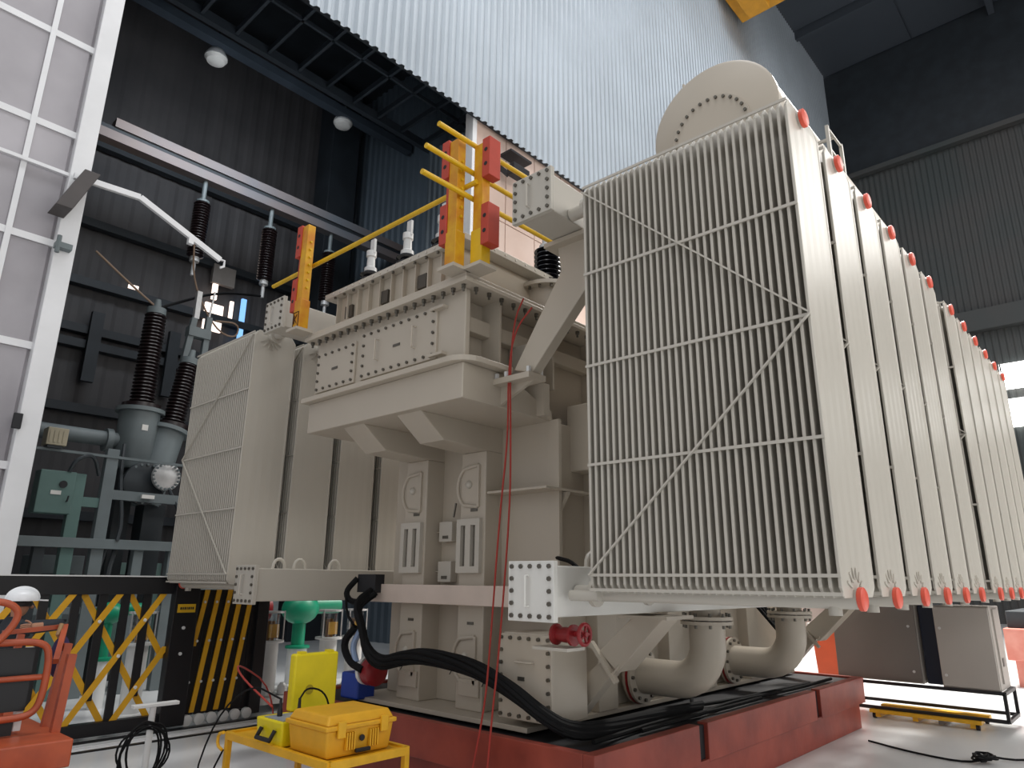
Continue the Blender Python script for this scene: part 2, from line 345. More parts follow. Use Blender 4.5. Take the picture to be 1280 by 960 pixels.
# ================================================================== RADIATORS
finw,fint=.542,.016
def fin_mesh():
    h=finw/2; half=[(-h,.006),(-h+.004,.0092),(-h+.02,.0092),(-h+.026,.0055)]+[(-h+.03+(finw-.06)*i/8,.0055-(.0018 if i%2 else 0)) for i in range(1,8)]+[(h-.026,.0055),(h-.02,.0092),(h-.004,.0092),(h,.006)]
    pts=[(x,-t) for x,t in half]+[(x,t) for x,t in half[::-1]]
    Z=[(-1.47,.35,.86),(-1.42,1,1),(1.40,1,1),(1.47,.3,.8)]
    vs=[];fs=[];k=len(pts)
    for z,ty,tx in Z:
        for x,y in pts: vs.append((x*tx,y*ty,z))
    for a in range(len(Z)-1):
        for i in range(k):
            j=(i+1)%k; fs.append((a*k+i,a*k+j,(a+1)*k+j,(a+1)*k+i))
    fs.append(tuple(range(k))[::-1]); fs.append(tuple(range((len(Z)-1)*k,len(Z)*k)))
    me=bpy.data.meshes.new('fin'); me.from_pydata(vs,[],fs); me.update(); me.materials.append(PAINTR); return me
FIN=fin_mesh(); NF=32; PITCH=.0488
ZC=3.152
def radiator(x,yin,sg,label,group):
    """yin = tank-side face, sg=-1 fins go toward -Y"""
    r=thing('radiator',label,'radiator',(x,yin+sg*NF*PITCH/2,ZC-1.5),group)
    L=r.location
    yo=yin+sg*((NF-1)*PITCH+.021)
    for i in range(NF):
        o=bpy.data.objects.new('fin',FIN); COL.objects.link(o); o.parent=r; o.location=Vector((x,yin+sg*(.0095+i*PITCH),ZC))-L
    hx=x-.05
    for z,nm in ((4.56,'top_header_pipe'),(1.675,'bottom_header_pipe')):
        h=MB().cyl((hx,yin-sg*.27,z),(hx,yo+sg*.008,z),.052,n=14).build(nm,PAINTR,r,smooth=True)
        MB().lathe((hx,yo+sg*.0,z),(0,sg,0),[(.045,0),(.06,.008),(.06,.03),(.05,.036)],16).build('end_cap',REDCAP,r,smooth=True)
        MB().lathe((hx,yin-sg*.13,z),(0,sg,0),[(.09,0),(.09,.03)],14).build('flange',PAINTR,h)
        if z<2: MB().cyl((hx,yo-sg*.12,1.675),(hx,yo-sg*.12,1.59),.035,n=10).build('drain_stub',PAINTR,r,smooth=True)
        else: MB().lathe((hx,yo-sg*.1,4.6),(0,0,1),[(.03,0),(.03,.05),(.018,.055),(.018,.08)],10).build('vent_plug',PAINTR,r,smooth=True)
    fx=x-finw/2-.004
    for z in (4.585,3.88,3.185,2.497,1.79,1.70): MB().bar((fx,yin,z),(fx,yo,z),.012,.018).build('stay_bar',PAINTR,r)
    for a,c in (((fx-.012,yin,4.55),(fx-.012,yo,3.19)),((fx-.012,yo,3.19),(fx-.012,yin,1.79))): MB().bar(a,c,.01,.018,(1,0,0)).build('diagonal_stay',PAINTR,r)
    f=MB()
    for a in range(6): 
        t=math.radians(28+a*25); f.bar((hx+.075*math.cos(t),yo,1.7+.075*math.sin(t)),(hx+.135*math.cos(t),yo-sg*.004,1.7+.135*math.sin(t)),.012,.006,(0,1,0))
    for a in range(6): 
        t=math.radians(-28-a*25); f.bar((hx+.07*math.cos(t),yin,4.55+.07*math.sin(t)),(hx+.15*math.cos(t),yin+sg*.004,4.55+.15*math.sin(t)),.012,.007,(0,1,0))
    f.build('pressed_flutes',PAINTR,r,kind='stuff')
    return r
ordn=['nearest','second','third','fourth','fifth','sixth']
r0=radiator(4.025,2.72,-1,'nearest panel radiator of the front right-hand bank, its fin edges facing left','radiators of the right-hand bank')
for i in range(1,6): dup(r0,(.656*i,0,0),'%s panel radiator from the camera in the front right-hand bank'%ordn[i])
for i in range(6): dup(r0,(4.22+.656*i,0,0),'%s panel radiator from the camera in the rear group, beyond the wide dark gap'%(ordn[i] if i else 'first'))
r1=radiator(3.97,7.51,1,'leftmost radiator of the far bank, behind the black and yellow gate posts','radiators of the far left bank')
for i in range(1,5): dup(r1,(.656*i,0,0),'%s radiator from the left in the far bank behind the tank'%ordn[i])
# ================================================================== HEADER DUCTS
def duct(y0,y1,z0,z1,x1,label,group,PAINTR=PAINTR):
    d=thing('header_duct',label,'duct',((3.68+x1)/2,(y0+y1)/2,z0),group)
    MB().box(3.72,x1,y0+.04,y1-.04,z0+.03,z1-.03).build('duct_body',PAINTR,d,bevel=.008)
    MB().box(3.70,3.72,y0,y1,z0,z1).build('flange',PAINTR,d,bevel=.003)
    e=MB().box(3.675,3.70,y0,y1,z0,z1).build('end_plate',PAINTR,d,bevel=.003)
    q=MB(); k=.035
    for zz in (z0+k,z1-k): q.bolts(row((3.675,y0+k,zz),(3.675,y1-k,zz),5),(-1,0,0),.016,.014)
    for yy in (y0+k,y1-k): q.bolts(row((3.675,yy,z0+k),(3.675,yy,z1-k),5)[1:-1],(-1,0,0),.016,.014)
    q.build('plate_bolts',BOLT,e,kind='stuff')
    yc=(y0+y1)/2; zc=(z0+z1)/2
    MB().tube([(3.675,yc+.02,zc-.1),(3.64,yc+.02,zc-.1),(3.64,yc+.02,zc+.1),(3.675,yc+.02,zc+.1)],.009,6).build('handle',PAINTR,e)
    return d
DR=duct(2.96,3.36,1.49,1.88,12.0,'box duct, floor light in its colour, with bolted square end plate below the near radiators','box header ducts',DUCTLIT)
duct(2.96,3.36,4.48,4.86,12.0,'box duct with bolted square end plate at top left of near radiators','box header ducts')
DL=duct(6.87,7.27,1.49,1.88,7.6,'long box duct with bolted end plate below the far left radiators','box header ducts')
duct(6.87,7.27,4.48,4.86,7.6,'upper box duct with bolted end plate behind the lone yellow post','box header ducts')
MB().box(5.9,6.2,6.2,6.95,1.58,1.78).build('tank_bracket',PAINT,DL)
for d,y in ((DL,7.07),(DR,3.1)):
    for x in ((4.05,4.3,4.75) if d is DL else (4.3,)):
        MB().tube([(x-.07,y,1.84),(x-.06,y,1.92),(x,y,1.96),(x+.06,y,1.92),(x+.07,y,1.84)],.018,8,smooth=1).build('lifting_eye',PAINTR,d,smooth=True)
MB().cyl((3.85,2.95,1.66),(3.85,2.72,1.66),.035,n=10).build('valve_stub',PAINTR,DR,smooth=True)
# struts
def strut(name,label,pts,x,wd,extra=None):
    s=thing(name,label,'strut',(x+wd/2,pts[0][0],min(p[1] for p in pts)))
    MB().prism([(x,y,z) for y,z in pts],(wd,0,0)).build('beam',PAINT,s,bevel=.008); return s
s=strut('support_strut','bent box-section strut from tank shelf up to the upper right duct',[(3.32,4.5),(2.99,4.5),(2.99,4.06),(3.60,3.42),(3.80,3.48),(3.28,4.25)],4.2,.11)
MB().box(4.12,4.55,2.98,3.4,4.46,4.5).build('seat_plate',PAINT,s); MB().box(4.14,4.36,3.58,4.22,3.37,3.42).build('foot_plate',PAINT,s)
MB().prism([(4.24,3.62,3.37),(4.24,4.02,3.37),(4.24,4.02,3.2)],(.03,0,0)).build('gusset',PAINT,s)
q=MB(); q.bolts([(4.17,3.61,3.42),(4.17,3.86,3.42),(4.17,3.97,3.42),(4.33,3.61,3.42)],(0,0,1),.022,.05); q.build('anchor_bolts',ALU,s,kind='stuff')
def lstrut(x,label):
    s=strut('support_strut',label,[(3.18,1.5),(2.9,1.5),(3.36,1.05),(3.54,1.2)],x,.26)
    MB().box(x-.06,x+.36,2.86,3.3,1.47,1.495).build('seat_plate',PAINT,s); MB().bar((x-.02,3.6,1.27),(x-.02,3.36,.98),.03,.05,(1,0,0)).build('pin_plate',PAINT,s); MB().bar((x-.02,3.56,1.22),(x-.02,3.8,1.3),.025,.025).build('tie_rod',PAINT,s)
    MB().prism([(x+.05,3.40,1.08),(x+.05,3.5,1.16),(x+.05,4.0,.78),(x+.05,4.0,.64),(x+.05,3.82,.64)],(.12,0,0)).build('gusset',PAINT,s)
    MB().tube([(x+.02,3.35,1.12),(x-.03,3.35,1.08),(x-.03,3.42,1.02),(x+.02,3.45,1.04)],.008,6).build('eye',PAINT,s)
lstrut(4.98,'short diagonal box strut under the near duct, left of the elbow pipes'); lstrut(9.5,'short diagonal box strut under the duct, right of the elbow pipes')
# elbow pipes
def pipe(x,label):
    p=thing('elbow_pipe',label,'pipe',(x,3.16,.7),'elbow pipes below the radiators'); r=.16; zc=.89; y=3.16
    path=[(x,3.84,zc),(x,y+.32,zc)]+[(x,y+.32-.32*math.sin(a),zc+.32-.32*math.cos(a)) for a in [i*math.pi/16 for i in range(1,9)]]+[(x,y,1.4)]
    MB().tube(path,r,18).build('bend',PAINT,p,smooth=True)
    for z in (1.385,1.425): MB().lathe((x,y,z),(0,0,1),[(.235,0),(.235,.03)],22).build('flange',PAINT,p,smooth=True)
    MB().cyl((x,y,1.45),(x,y,1.53),.13,n=16).build('neck',PAINT,p,smooth=True)
    q=MB(); q.bolts([(x+.205*math.cos(a),y+.205*math.sin(a),1.355) for a in [i*math.pi/5 for i in range(10)]],(0,0,1),.014,.13); q.build('flange_bolts',BOLT,p,kind='stuff')
    MB().lathe((x,3.84,zc),(0,1,0),[(.25,0),(.25,.03)],22).build('flange',PAINT,p,smooth=True); MB().lathe((x,3.875,zc),(0,1,0),[(.255,0),(.255,.02)],22).build('gasket',REDVALVE,p,smooth=True)
    MB().lathe((x,3.895,zc),(0,1,0),[(.25,0),(.25,.03),(.17,.035),(.17,.12)],22).build('tank_nozzle',PAINT,p,smooth=True)
    q=MB(); q.bolts([(x+.215*math.cos(a),3.82,zc+.215*math.sin(a)) for a in [i*math.pi/6 for i in range(12)]],(0,1,0),.017,.12); q.build('flange_bolts',BOLT,p,kind='stuff')
    return p
pipe(6.14,'near elbow pipe bending up from the tank side to the duct'); pipe(8.1,'far elbow pipe bending up from the tank side to the duct')
# conservator
c=thing('conservator_drum','large horizontal conservator drum with bolted round end cover above the radiators','oil tank',(8,2.65,5.68))
MB().lathe((6,2.65,6.37),(1,0,0),[(.66,-.012),(.69,0),(.69,.06),(.675,.07),(.675,4.4)],48).build('drum',PAINT,c,smooth=True)
e=MB().lathe((5.985,2.67,6.24),(-1,0,0),[(.43,0),(.43,.03)],40).build('end_cover',PAINT,c,smooth=True)
q=MB(); q.bolts([(5.955,2.67+.395*math.cos(a),6.24+.395*math.sin(a)) for a in [i*math.pi/14 for i in range(28)]],(-1,0,0),.018,.02); q.build('cover_bolts',BOLT,e,kind='stuff')
MB().tube([(6.05,2.98,6.98),(6.05,2.98,7.05),(6.12,2.98,7.05),(6.12,2.98,6.98)],.015,6).build('lug',PAINT,c)
for x in (6.6,9.6): MB().box(x,x+.2,2.4,3.2,4.86,5.8).build('saddle_leg',PAINT,c,bevel=.01)
ld=thing('ladder','small white ladder frame hanging beside the conservator drum','ladder',(6.4,1.7,4.95))
for x in (6.2,6.6): MB().bar((x,1.62,4.85),(x,1.62,5.95),.03,.03).build('rail',PAINTR,ld)
for z in (5.1,5.4,5.7,5.93): MB().bar((6.2,1.62,z),(6.6,1.62,z),.02,.02).build('rung',PAINTR,ld)
for z in (5.93,): MB().bar((6.4,1.62,z),(6.4,2.42,z),.025,.025).build('arm',PAINTR,ld)
# ================================================================== BUSHINGS
def sheds(r0,r1,z0,z1,n):
    p=[]; 
    for i in range(n):
        a=z0+(z1-z0)*i/n; h=(z1-z0)/n; p+=[(r0,a),(r1,a+h*.45),(r1*.98,a+h*.62),(r0,a+h*.75)]
    return p+[(r0,z1)]
def bushing(x,y,z,h,r,n,label,group,flange=None):
    b_=thing('bushing',label,'bushing',(x,y,z),group)
    MB().lathe((x,y,z),(0,0,1),[(r*.6,0)]+sheds(r*.68,r,.02,h,n)+[(r*.5,h+.01)],20).build('porcelain',PORC,b_,smooth=True)
    MB().lathe((x,y,z+h),(0,0,1),[(r*.62,0),(r*.62,.05),(r*.42,.07),(r*.38,.19),(r*.5,.2),(r*.5,.27),(r*.3,.28)],16).build('terminal_cap',ALU,b_,smooth=True)
    MB().box(x-.015,x+.015,y-.04-r*.2,y+.01,z+h+.24,z+h+.42).build('terminal_palm',ALU,b_)
    if flange:
        zt=flange; MB().lathe((x,y,4.25),(0,0,1),[(.25,0),(.25,zt-4.29),(.34,zt-4.29),(.34,zt-4.25),(.2,zt-4.25)],28).build('turret',PAINTR,b_,smooth=True)
        q=MB(); q.bolts([(x+.3*math.cos(a),y+.3*math.sin(a),zt-.07) for a in [i*math.pi/8 for i in range(16)]],(0,0,1),.016,.09); q.build('turret_bolts',BOLT,b_,kind='stuff')
    return b_
for y,l in ((6.27,'small black bushing with white cap on raised cover, leftmost of three'),(5.6,'small black bushing with white cap on raised cover, middle of three'),(5.02,'small black bushing with white cap just behind the yellow post pair')):
    bushing(4.4,y,4.83,.38,.12,5,l,'small bushings on the raised cover')
bushing(5.28,4.3,4.7,.48,.15,9,'black ribbed bushing on a round flanged turret beside the diagonal strut','turret bushings',4.7)
bushing(6.3,4.98,4.7,.78,.17,12,'black ribbed bushing partly hidden behind the front turret bushing','turret bushings',4.7)
# ================================================================== YELLOW POSTS AND RODS
def post(x,y,zb,zt,label,side):
    p=thing('clamp_post',label,'post',(x,y,zb),'yellow clamp posts on the tank cover')
    MB().box(x-.045,x+.045,y-.055,y+.055,zb+.03,zt).build('shaft',YELLOW,p,bevel=.004)
    MB().box(x-.1,x+.1,y-.1,y+.1,zb,zb+.03).build('foot_plate',PAINT,p)
    MB().box(x-.055,x+.055,y-.065,y+.065,zb+.03,zb+.36).build('sleeve',YROD if side!=1 else YELLOW,p,bevel=.004)
    for z in (zt-.36,zt-1.0):
        k=MB().box(x-.06,x+.08,y+(.055 if side>0 else -.145),y+(.145 if side>0 else -.055),z,z+.38).build('clamp_block',CLAMP,p,bevel=.006)
        for zz in (z+.12,z+.26): MB().cyl((x-.062,y+(.1 if side>0 else -.1),zz),(x-.05,y+(.1 if side>0 else -.1),zz),.02,n=10).build('bolt_hole',DARKGAP,k)
    if side>0: MB().box(x-.03,x+.05,y+.056,y+.1,zt-.62,zt-.36).build('spacer',CLAMP,p)
    q=MB(); q.bolts([(x,y+(-.055 if side>0 else .055),zb+.5+i*.09) for i in range(int((zt-zb-.55)/.09))],(0,-1 if side>0 else 1,0),.014,.02); q.build('side_screws',YROD,p,kind='stuff')
    return p
post(3.64,3.99,4.255,5.52,'yellow square post with red clamp blocks, left one of the corner pair',1)
post(3.76,3.80,4.255,5.45,'yellow square post with red clamp blocks, right one of the corner pair',-1)
LP=post(3.6,6.33,4.255,5.50,'lone yellow square post with red clamp blocks at far left cover corner',1)
mk=MB()
for a,b_ in (((6.28,4.31),(6.38,4.31)),((6.28,4.47),(6.38,4.47)),((6.28,4.31),(6.28,4.47)),((6.38,4.31),(6.38,4.47)),((6.36,4.34),(6.36,4.44)),((6.36,4.39),(6.31,4.44)),((6.35,4.39),(6.31,4.34))): mk.bar((3.543,a[0],a[1]),(3.543,b_[0],b_[1]),.004,.012,(1,0,0))
mk.build('stencil_mark',mat('brown_stencil','#4a2a12',.7),LP)
def rod(a,b_,label):
    o=MB().cyl(a,b_,.024,n=10).build('yellow_rod',YROD,smooth=True); tag(o,label,'rod','yellow rods held by the clamp posts')
rod((3.30,3.87,5.47),(5.2,3.87,5.49),'topmost of three parallel yellow rods crossing the corner posts')
rod((3.18,3.88,5.20),(5.2,3.88,5.20),'middle one of three parallel yellow rods crossing the corner posts')
rod((3.16,3.89,4.95),(5.2,3.89,4.97),'lowest of three parallel yellow rods crossing the corner posts')
rod((3.70,7.2,5.07),(3.70,3.8,5.07),'long yellow rod from the lone post to the corner posts')
# ================================================================== CABLES, STRINGS, VALVES
def cable(name,path,r,label,cat='cable',m=None,group=None,n=7,sm=2):
    o=MB().tube(path,r,n,smooth=sm).build(name,m or BLACKR,smooth=True); return tag(o,label,cat,group)
cb=thing('cable_bundle','thick black bound cable bundle draped across the tank end onto the base','cable',(4.6,4.6,.62))
main=[(4.5,5.98,1.62),(4.3,5.98,1.5),(4.27,5.8,1.3),(4.27,5.72,1.1),(4.29,5.52,.99),(4.33,5.25,1.07),(4.34,5.0,1.1),(4.34,4.61,1.09),(4.34,4.23,1.03),(4.34,3.9,.92),(4.36,3.6,.77),(4.5,3.44,.67),(5.0,3.42,.65),(5.6,3.45,.65),(6.4,3.4,.64)]
for k in range(7):
    a=k*2*math.pi/7; pts=[(p[0]+.03*math.cos(a+i*.4),p[1]+.02*math.sin(a+i),p[2]+(.03+.02*math.sin(i/14*math.pi))*math.sin(a+i*.4)) for i,p in enumerate(main)]
    MB().tube(pts,.025,7,smooth=2).build('strand',BLACKR,cb,smooth=True)
tw=MB()
for p,q_ in ((main[7],main[8]),(main[8],main[9]),(main[5],main[6])): tw.tube([(p[0],p[1]-.02,p[2]-.05),(p[0]-.05,p[1]-.03,p[2]-.1)],.004,5)
tw.build('tie_tail',BLACKR,cb)
hb=thing('hanging_cable_loop','black cable loop hanging from a small dark box at the left tank edge','cable',(4.5,6.1,1.1))
MB().box(4.5,4.62,5.95,6.25,1.62,1.8).build('junction_box',DARKGAP,hb,bevel=.005)
MB().tube([(4.5,6.25,1.76),(4.4,6.32,1.62),(4.4,6.2,1.52),(4.42,6.0,1.54),(4.5,5.92,1.62)],.03,8,smooth=2).build('loop',BLACKR,hb,smooth=True)
MB().tube([(4.4,6.3,1.62),(4.3,6.12,1.42),(4.28,5.96,1.32)],.014,6,smooth=1).build('lead',BLACKR,hb,smooth=True)
MB().tube([(4.3,5.95,1.3),(4.25,6.08,1.15),(4.27,5.98,.98),(4.3,5.8,.92)],.035,8,smooth=2).build('loop',BLACKR,hb,smooth=True)
MB().tube([(4.33,5.9,1.28),(4.3,5.99,1.13),(4.31,5.92,.98)],.03,8,smooth=2).build('blue_hose',mat('pale_blue_hose','#8ea3c4',.3),hb,smooth=True)
loose=[[(4.55,3.3,.62),(5.1,3.36,.61),(5.7,3.4,.61),(6.4,3.3,.61),(7.5,3.3,.61)],[(4.7,3.6,.66),(5.3,3.5,.62),(6.2,3.7,.61),(7.0,3.45,.61),(9.0,3.35,.61)],[(5.2,3.3,.61),(6.0,3.28,.62),(7.1,3.42,.61),(8.2,3.3,.61),(9.6,3.3,.61)],[(7.2,3.85,1.5),(7.1,3.8,1.2),(6.8,3.75,.8),(6.6,3.6,.62)],[(4.95,3.95,1.95),(4.75,3.6,1.9),(4.72,3.4,1.7),(4.9,3.7,1.5)]]
nms=['thin black cable lying along the front edge of the base tray','thin black cable weaving behind the elbow pipes on the tray','thin black cable lying in front of the elbow pipes on the tray','black cable hanging down the tank side between the elbow pipes','black cable looping out above the near duct by the radiators']
for p,l in zip(loose,nms): cable('loose_cable',p,.018,l,group='loose cables around the tank')
for k in range(3):
    cable('loose_cable',[(8.9+k*.12,3.9,1.5),(9.0+k*.15,3.6,1.1-.1*k),(9.1+k*.1,3.5,.95),(8.8+k*.1,3.7,.7)],.022,['left','middle','right'][k]+' one of three black cables hanging by the right strut',group='loose cables around the tank')
for k,(a,l) in enumerate((([(4.25,3.74,4.14),(4.2,3.8,3.95),(4.17,3.82,3.5),(4.2,3.83,2.9),(4.2,3.83,2.3),(4.22,3.95,1.2),(4.22,4.02,.7),(4.1,3.98,.02)],'right-hand thin red string hanging from the strut down past the tank'),([(4.25,3.64,4.03),(4.2,3.79,3.85),(4.17,3.84,3.5),(4.2,3.86,2.9),(4.2,3.94,2.3),(4.22,4.05,1.2),(4.22,4.1,.75),(4.1,4.2,.02)],'left-hand thin red string hanging from the strut down past the tank'))):
    cable('hanging_string',a,.008,l,'string',STRING,'red strings')
v=thing('gate_valve','red gate valve with round handwheel under the near duct end','valve',(4.05,3.05,1.3))
MB().lathe((3.95,3.1,1.4),(0,-1,0),[(.07,-.07),(.07,-.05),(.045,-.04),(.052,.03),(.045,.07),(.07,.08),(.07,.1)],16).build('body',REDVALVE,v,smooth=True)
MB().box(3.86,4.06,3.0,3.3,1.3,1.32).build('bracket_plate',PAINTR,v)
h=MB(); 
ring=[(3.95+.1*math.cos(a)*.5,2.98,1.42+.1*math.sin(a)) for a in [i*math.pi/8 for i in range(17)]]
h=MB().tube([(3.95+.065*math.cos(a),2.92,1.41+.065*math.sin(a)) for a in [i*math.pi/8 for i in range(17)]],.014,8).build('handwheel',REDVALVE,v,smooth=True)
sp=MB(); 
for i in range(5): a=i*2*math.pi/5; sp.bar((3.95,2.92,1.41),(3.95+.065*math.cos(a),2.92,1.41+.065*math.sin(a)),.014,.014,(0,1,0))
sp.cyl((3.95,3.05,1.41),(3.95,2.9,1.41),.018,n=8); sp.build('spokes',REDVALVE,v)
v=thing('flange_valve','dark red round valve body with white flange low at the left tank corner','valve',(4.55,5.95,.7))
MB().lathe((4.42,5.78,.9),(0,1,0),[(.1,-.07),(.13,-.05),(.13,.05),(.1,.07)],18).build('body',REDVALVE,v,smooth=True); MB().lathe((4.42,5.86,.9),(0,1,0),[(.13,0),(.13,.04)],18).build('flange',WHITE,v,smooth=True)
tag(MB().box(4.4,4.62,6.0,6.28,.62,.86).build('blue_box',BLUE,bevel=.02),'small blue box on the base beside the left tank corner','box')
# ================================================================== CART AND CASES
ct=thing('cart','low yellow steel cart with turned-up rim carrying two cases','cart',(3.18,4.8,0))
MB().box(2.86,3.5,4.14,5.5,.595,.61).build('top_sheet',CARTY,ct)
for a in [((2.86,4.14),(2.86,5.5)),((3.5,4.14),(3.5,5.5)),((2.86,4.14),(3.5,4.14)),((2.86,5.5),(3.5,5.5))]: MB().bar((*a[0],.6),(*a[1],.6),.035,.05).build('rim',CARTY,ct)
for x,y in ((2.87,4.15),(3.49,4.15),(2.87,5.49),(3.49,5.49)):
    l=MB().box(x-.02,x+.02,y-.02,y+.02,.08,.6).build('leg',CARTY,ct); MB().lathe((x,y-.015,.04),(0,1,0),[(.04,0),(.04,.03)],12).build('castor',DARKGAP,l)
MB().box(2.88,3.48,4.16,5.48,.2,.215).build('lower_shelf',CARTY,ct)
MB().tube([(2.83,5.5,.62),(2.83,5.58,.6),(2.83,5.58,.52),(2.83,5.5,.5)],.012,8,smooth=1).build('hook',CARTY,ct)
cs=thing('tool_case','closed amber-yellow hard case with latches on the cart','case',(3.15,4.45,.615))
def rbox(x0,x1,y0,y1,z0,z1,t=.02):
    return MB().add([(x0+t,y0+t,z0),(x1-t,y0+t,z0),(x1-t,y1-t,z0),(x0+t,y1-t,z0),(x0,y0,z1),(x1,y0,z1),(x1,y1,z1),(x0,y1,z1)],[(0,3,2,1),(4,5,6,7),(0,1,5,4),(1,2,6,5),(2,3,7,6),(3,0,4,7)])
rbox(2.88,3.43,4.22,4.70,.615,.79).build('body',CASEO,cs,bevel=.015)
MB().box(2.865,3.445,4.205,4.715,.785,.815).build('seam_rim',CASEO,cs,bevel=.008)
ld_=MB().add([(2.88,4.22,.815),(3.43,4.22,.815),(3.43,4.70,.815),(2.88,4.70,.815),(2.91,4.25,.875),(3.40,4.25,.875),(3.40,4.67,.875),(2.91,4.67,.875)],[(0,3,2,1),(4,5,6,7),(0,1,5,4),(1,2,6,5),(2,3,7,6),(3,0,4,7)]).build('lid',CASEO,cs,bevel=.012)
for x in (2.98,3.33): MB().box(x-.03,x+.03,4.19,4.21,.74,.84).build('latch',CARTY,cs,bevel=.004)
for x in (3.06,3.25):
    for k in range(4): MB().box(x-.035+k*.02,x-.025+k*.02,4.2,4.225,.66,.765).build('rib',CARTY,cs)
MB().lathe((3.155,4.215,.72),(0,-1,0),[(.02,0),(.02,.01)],12).build('pressure_valve',DARKGAP,cs)
MB().box(3.1,3.22,4.19,4.215,.635,.66).build('handle',DARKGAP,cs,bevel=.006)
oc=thing('open_case','open bright yellow case with instrument panel and upright lid on the cart','case',(3.1,5.0,.615))
rbox(2.86,3.47,4.74,5.1,.615,.78,.015).build('body',CASEY,oc,bevel=.012)
MB().box(2.88,3.45,4.76,5.02,.765,.785).build('instrument_panel',mat('panel_grey','#8d9299',.4),oc)
MB().tube([(2.855,4.82,.72),(2.82,4.82,.66),(2.82,5.0,.66),(2.855,5.0,.72)],.016,8).build('handle',DARKGAP,oc,smooth=True)
L_=MB().box(3.1,3.49,5.03,5.11,.785,1.19).build('lid',CASEY,oc,bevel=.015)
MB().lathe((3.24,5.028,.93),(0,-1,0),[(.035,0),(.035,.004)],16).build('emblem',mat('emblem_dark_yellow','#a89612',.5),L_)
for x in (3.15,3.4): MB().box(x,x+.05,5.04,5.1,1.19,1.205).build('clip',CASEY,L_)
for x,y in ((2.96,4.95),(3.06,4.86)): MB().lathe((x,y,.785),(0,0,1),[(.018,0),(.02,.03),(.012,.06),(.01,.12)],10).build('plug',DARKGAP,oc,smooth=True)
cable('test_lead',[(2.96,4.95,.9),(2.9,5.3,.98),(2.85,5.7,.7),(2.9,6.1,.1),(3.4,6.6,.02)],.007,'thin black lead from left plug of the open case to the floor',group='test leads')
cable('test_lead',[(3.06,4.86,.9),(3.14,4.9,.97),(3.28,4.88,.93),(3.32,4.84,.79)],.007,'short black lead looping in front of the upright yellow lid',group='test leads')
cable('test_lead',[(3.1,5.3,.79),(3.0,5.7,1.0),(3.3,6.3,1.02),(4.0,6.9,.7),(4.4,7.4,.05)],.008,'thin red lead arching from open case towards the gate',m=STRING,group='test leads')
cable('test_lead',[(2.84,5.5,.5),(2.8,5.6,.3),(2.84,5.55,.05),(2.9,5.7,.02)],.007,'thin dark lead hanging from the cart hook',group='test leads')
# ================================================================== EXPANDING GATE
GY=mat('gate_yellow','#dfa51c',.45,0,.05,8)
g=thing('expanding_gate','black and yellow expanding lattice safety gate on castors','gate',(3.6,9.2,0))
MB().box(1.7,3.95,9.18,9.26,1.55,1.75).build('top_rail',BLACKP,g,bevel=.006); MB().box(1.7,4.0,9.16,9.28,.03,.17).build('bottom_rail',BLACKP,g,bevel=.006)
MB().box(1.7,3.95,9.17,9.27,1.75,1.765).build('rail_edge',WHITE,g)
for x in (1.86,2.17,2.48,2.8,3.08,3.33,3.57): MB().box(x-.045,x+.045,9.21,9.24,.17 if x in(2.8,3.33) else .4,1.55).build('upright',BLACKP,g)
def clipbar(x0,z0,x1,z1,xa,xb):
    if x1<x0: x0,z0,x1,z1=x1,z1,x0,z0
    s_=(z1-z0)/(x1-x0)
    if x0<xa: z0+=s_*(xa-x0); x0=xa
    if x1>xb: z1-=s_*(x1-xb); x1=xb
    return (x0,z0,x1,z1) if x1-x0>.05 else None
for k in range(5):
    x0=1.33+.5*k
    for (p,yy) in ((clipbar(x0,.1,x0+.95,1.6,1.72,3.86),9.195),(clipbar(x0+1.02-.5,1.6,x0+1.97-.5,.1,1.72,3.86),9.255)):
        if p: MB().bar((p[0],yy,p[1]),(p[2],yy,p[3]),.012,.062,(0,1,0)).build('lattice_bar',GY,g) if False else MB().prism([(p[0]-.04,yy-.006,p[1]),(p[0]+.04,yy-.006,p[1]),(p[2]+.04,yy-.006,p[3]),(p[2]-.04,yy-.006,p[3])],(0,.012,0)).build('lattice_bar',GY,g)
for x,z in ((3.07,1.25),(3.33,.86),(2.83,.47),(3.57,1.25),(3.57,.5)): MB().lathe((x,9.19,z),(0,-1,0),[(.022,0),(.016,.012)],10).build('pivot',WHITE,g)
MB().box(3.86,4.16,9.1,9.24,.03,1.66).build('end_panel',BLACKP,g,bevel=.006)
lb=MB().box(3.9,4.12,9.092,9.1,1.33,1.43).build('label_plate',mat('label_yellow','#e8b81c',.5),g)
x=3.93
for wd in (.02,.015,.02,.012,.02,.015,.018): MB().box(x,x+wd,9.089,9.092,1.365,1.395).build('lettering',DARKGAP,lb); x+=wd+.008
for z in (1.15,.85): MB().lathe((4.0,9.1,z),(0,-1,0),[(.02,0),(.02,.02)],8).build('stud',WHITE,g)
for k in range(6):
    x=4.22+k*.155
    MB().box(x-.072,x+.072,9.2,9.24,.12,1.6).build('upright',BLACKP,g)
    if k<5:
        xb=x-.14; MB().prism([(x+.04,9.17,1.6),(x+.1,9.17,1.6),(xb+.06,9.17,.15),(xb,9.17,.15)] if k else [(x+.04,9.17,1.6),(x+.1,9.17,1.6),(x-.0,9.17,.92),(x-.06,9.17,.92)],(0,.02,0)).build('folded_bar',GY,g)
        for z in (.5,.98,1.45): MB().lathe((x-.1+(z/1.6)*.14+.02,9.165,z),(0,-1,0),[(.018,0),(.014,.01)],8).build('pivot',WHITE,g)
    MB().lathe((x-.02,9.12,.07),(0,1,0),[(.03,-.01),(.065,0),(.065,.05),(.03,.06)],16).build('castor',WHITE,g,smooth=True)
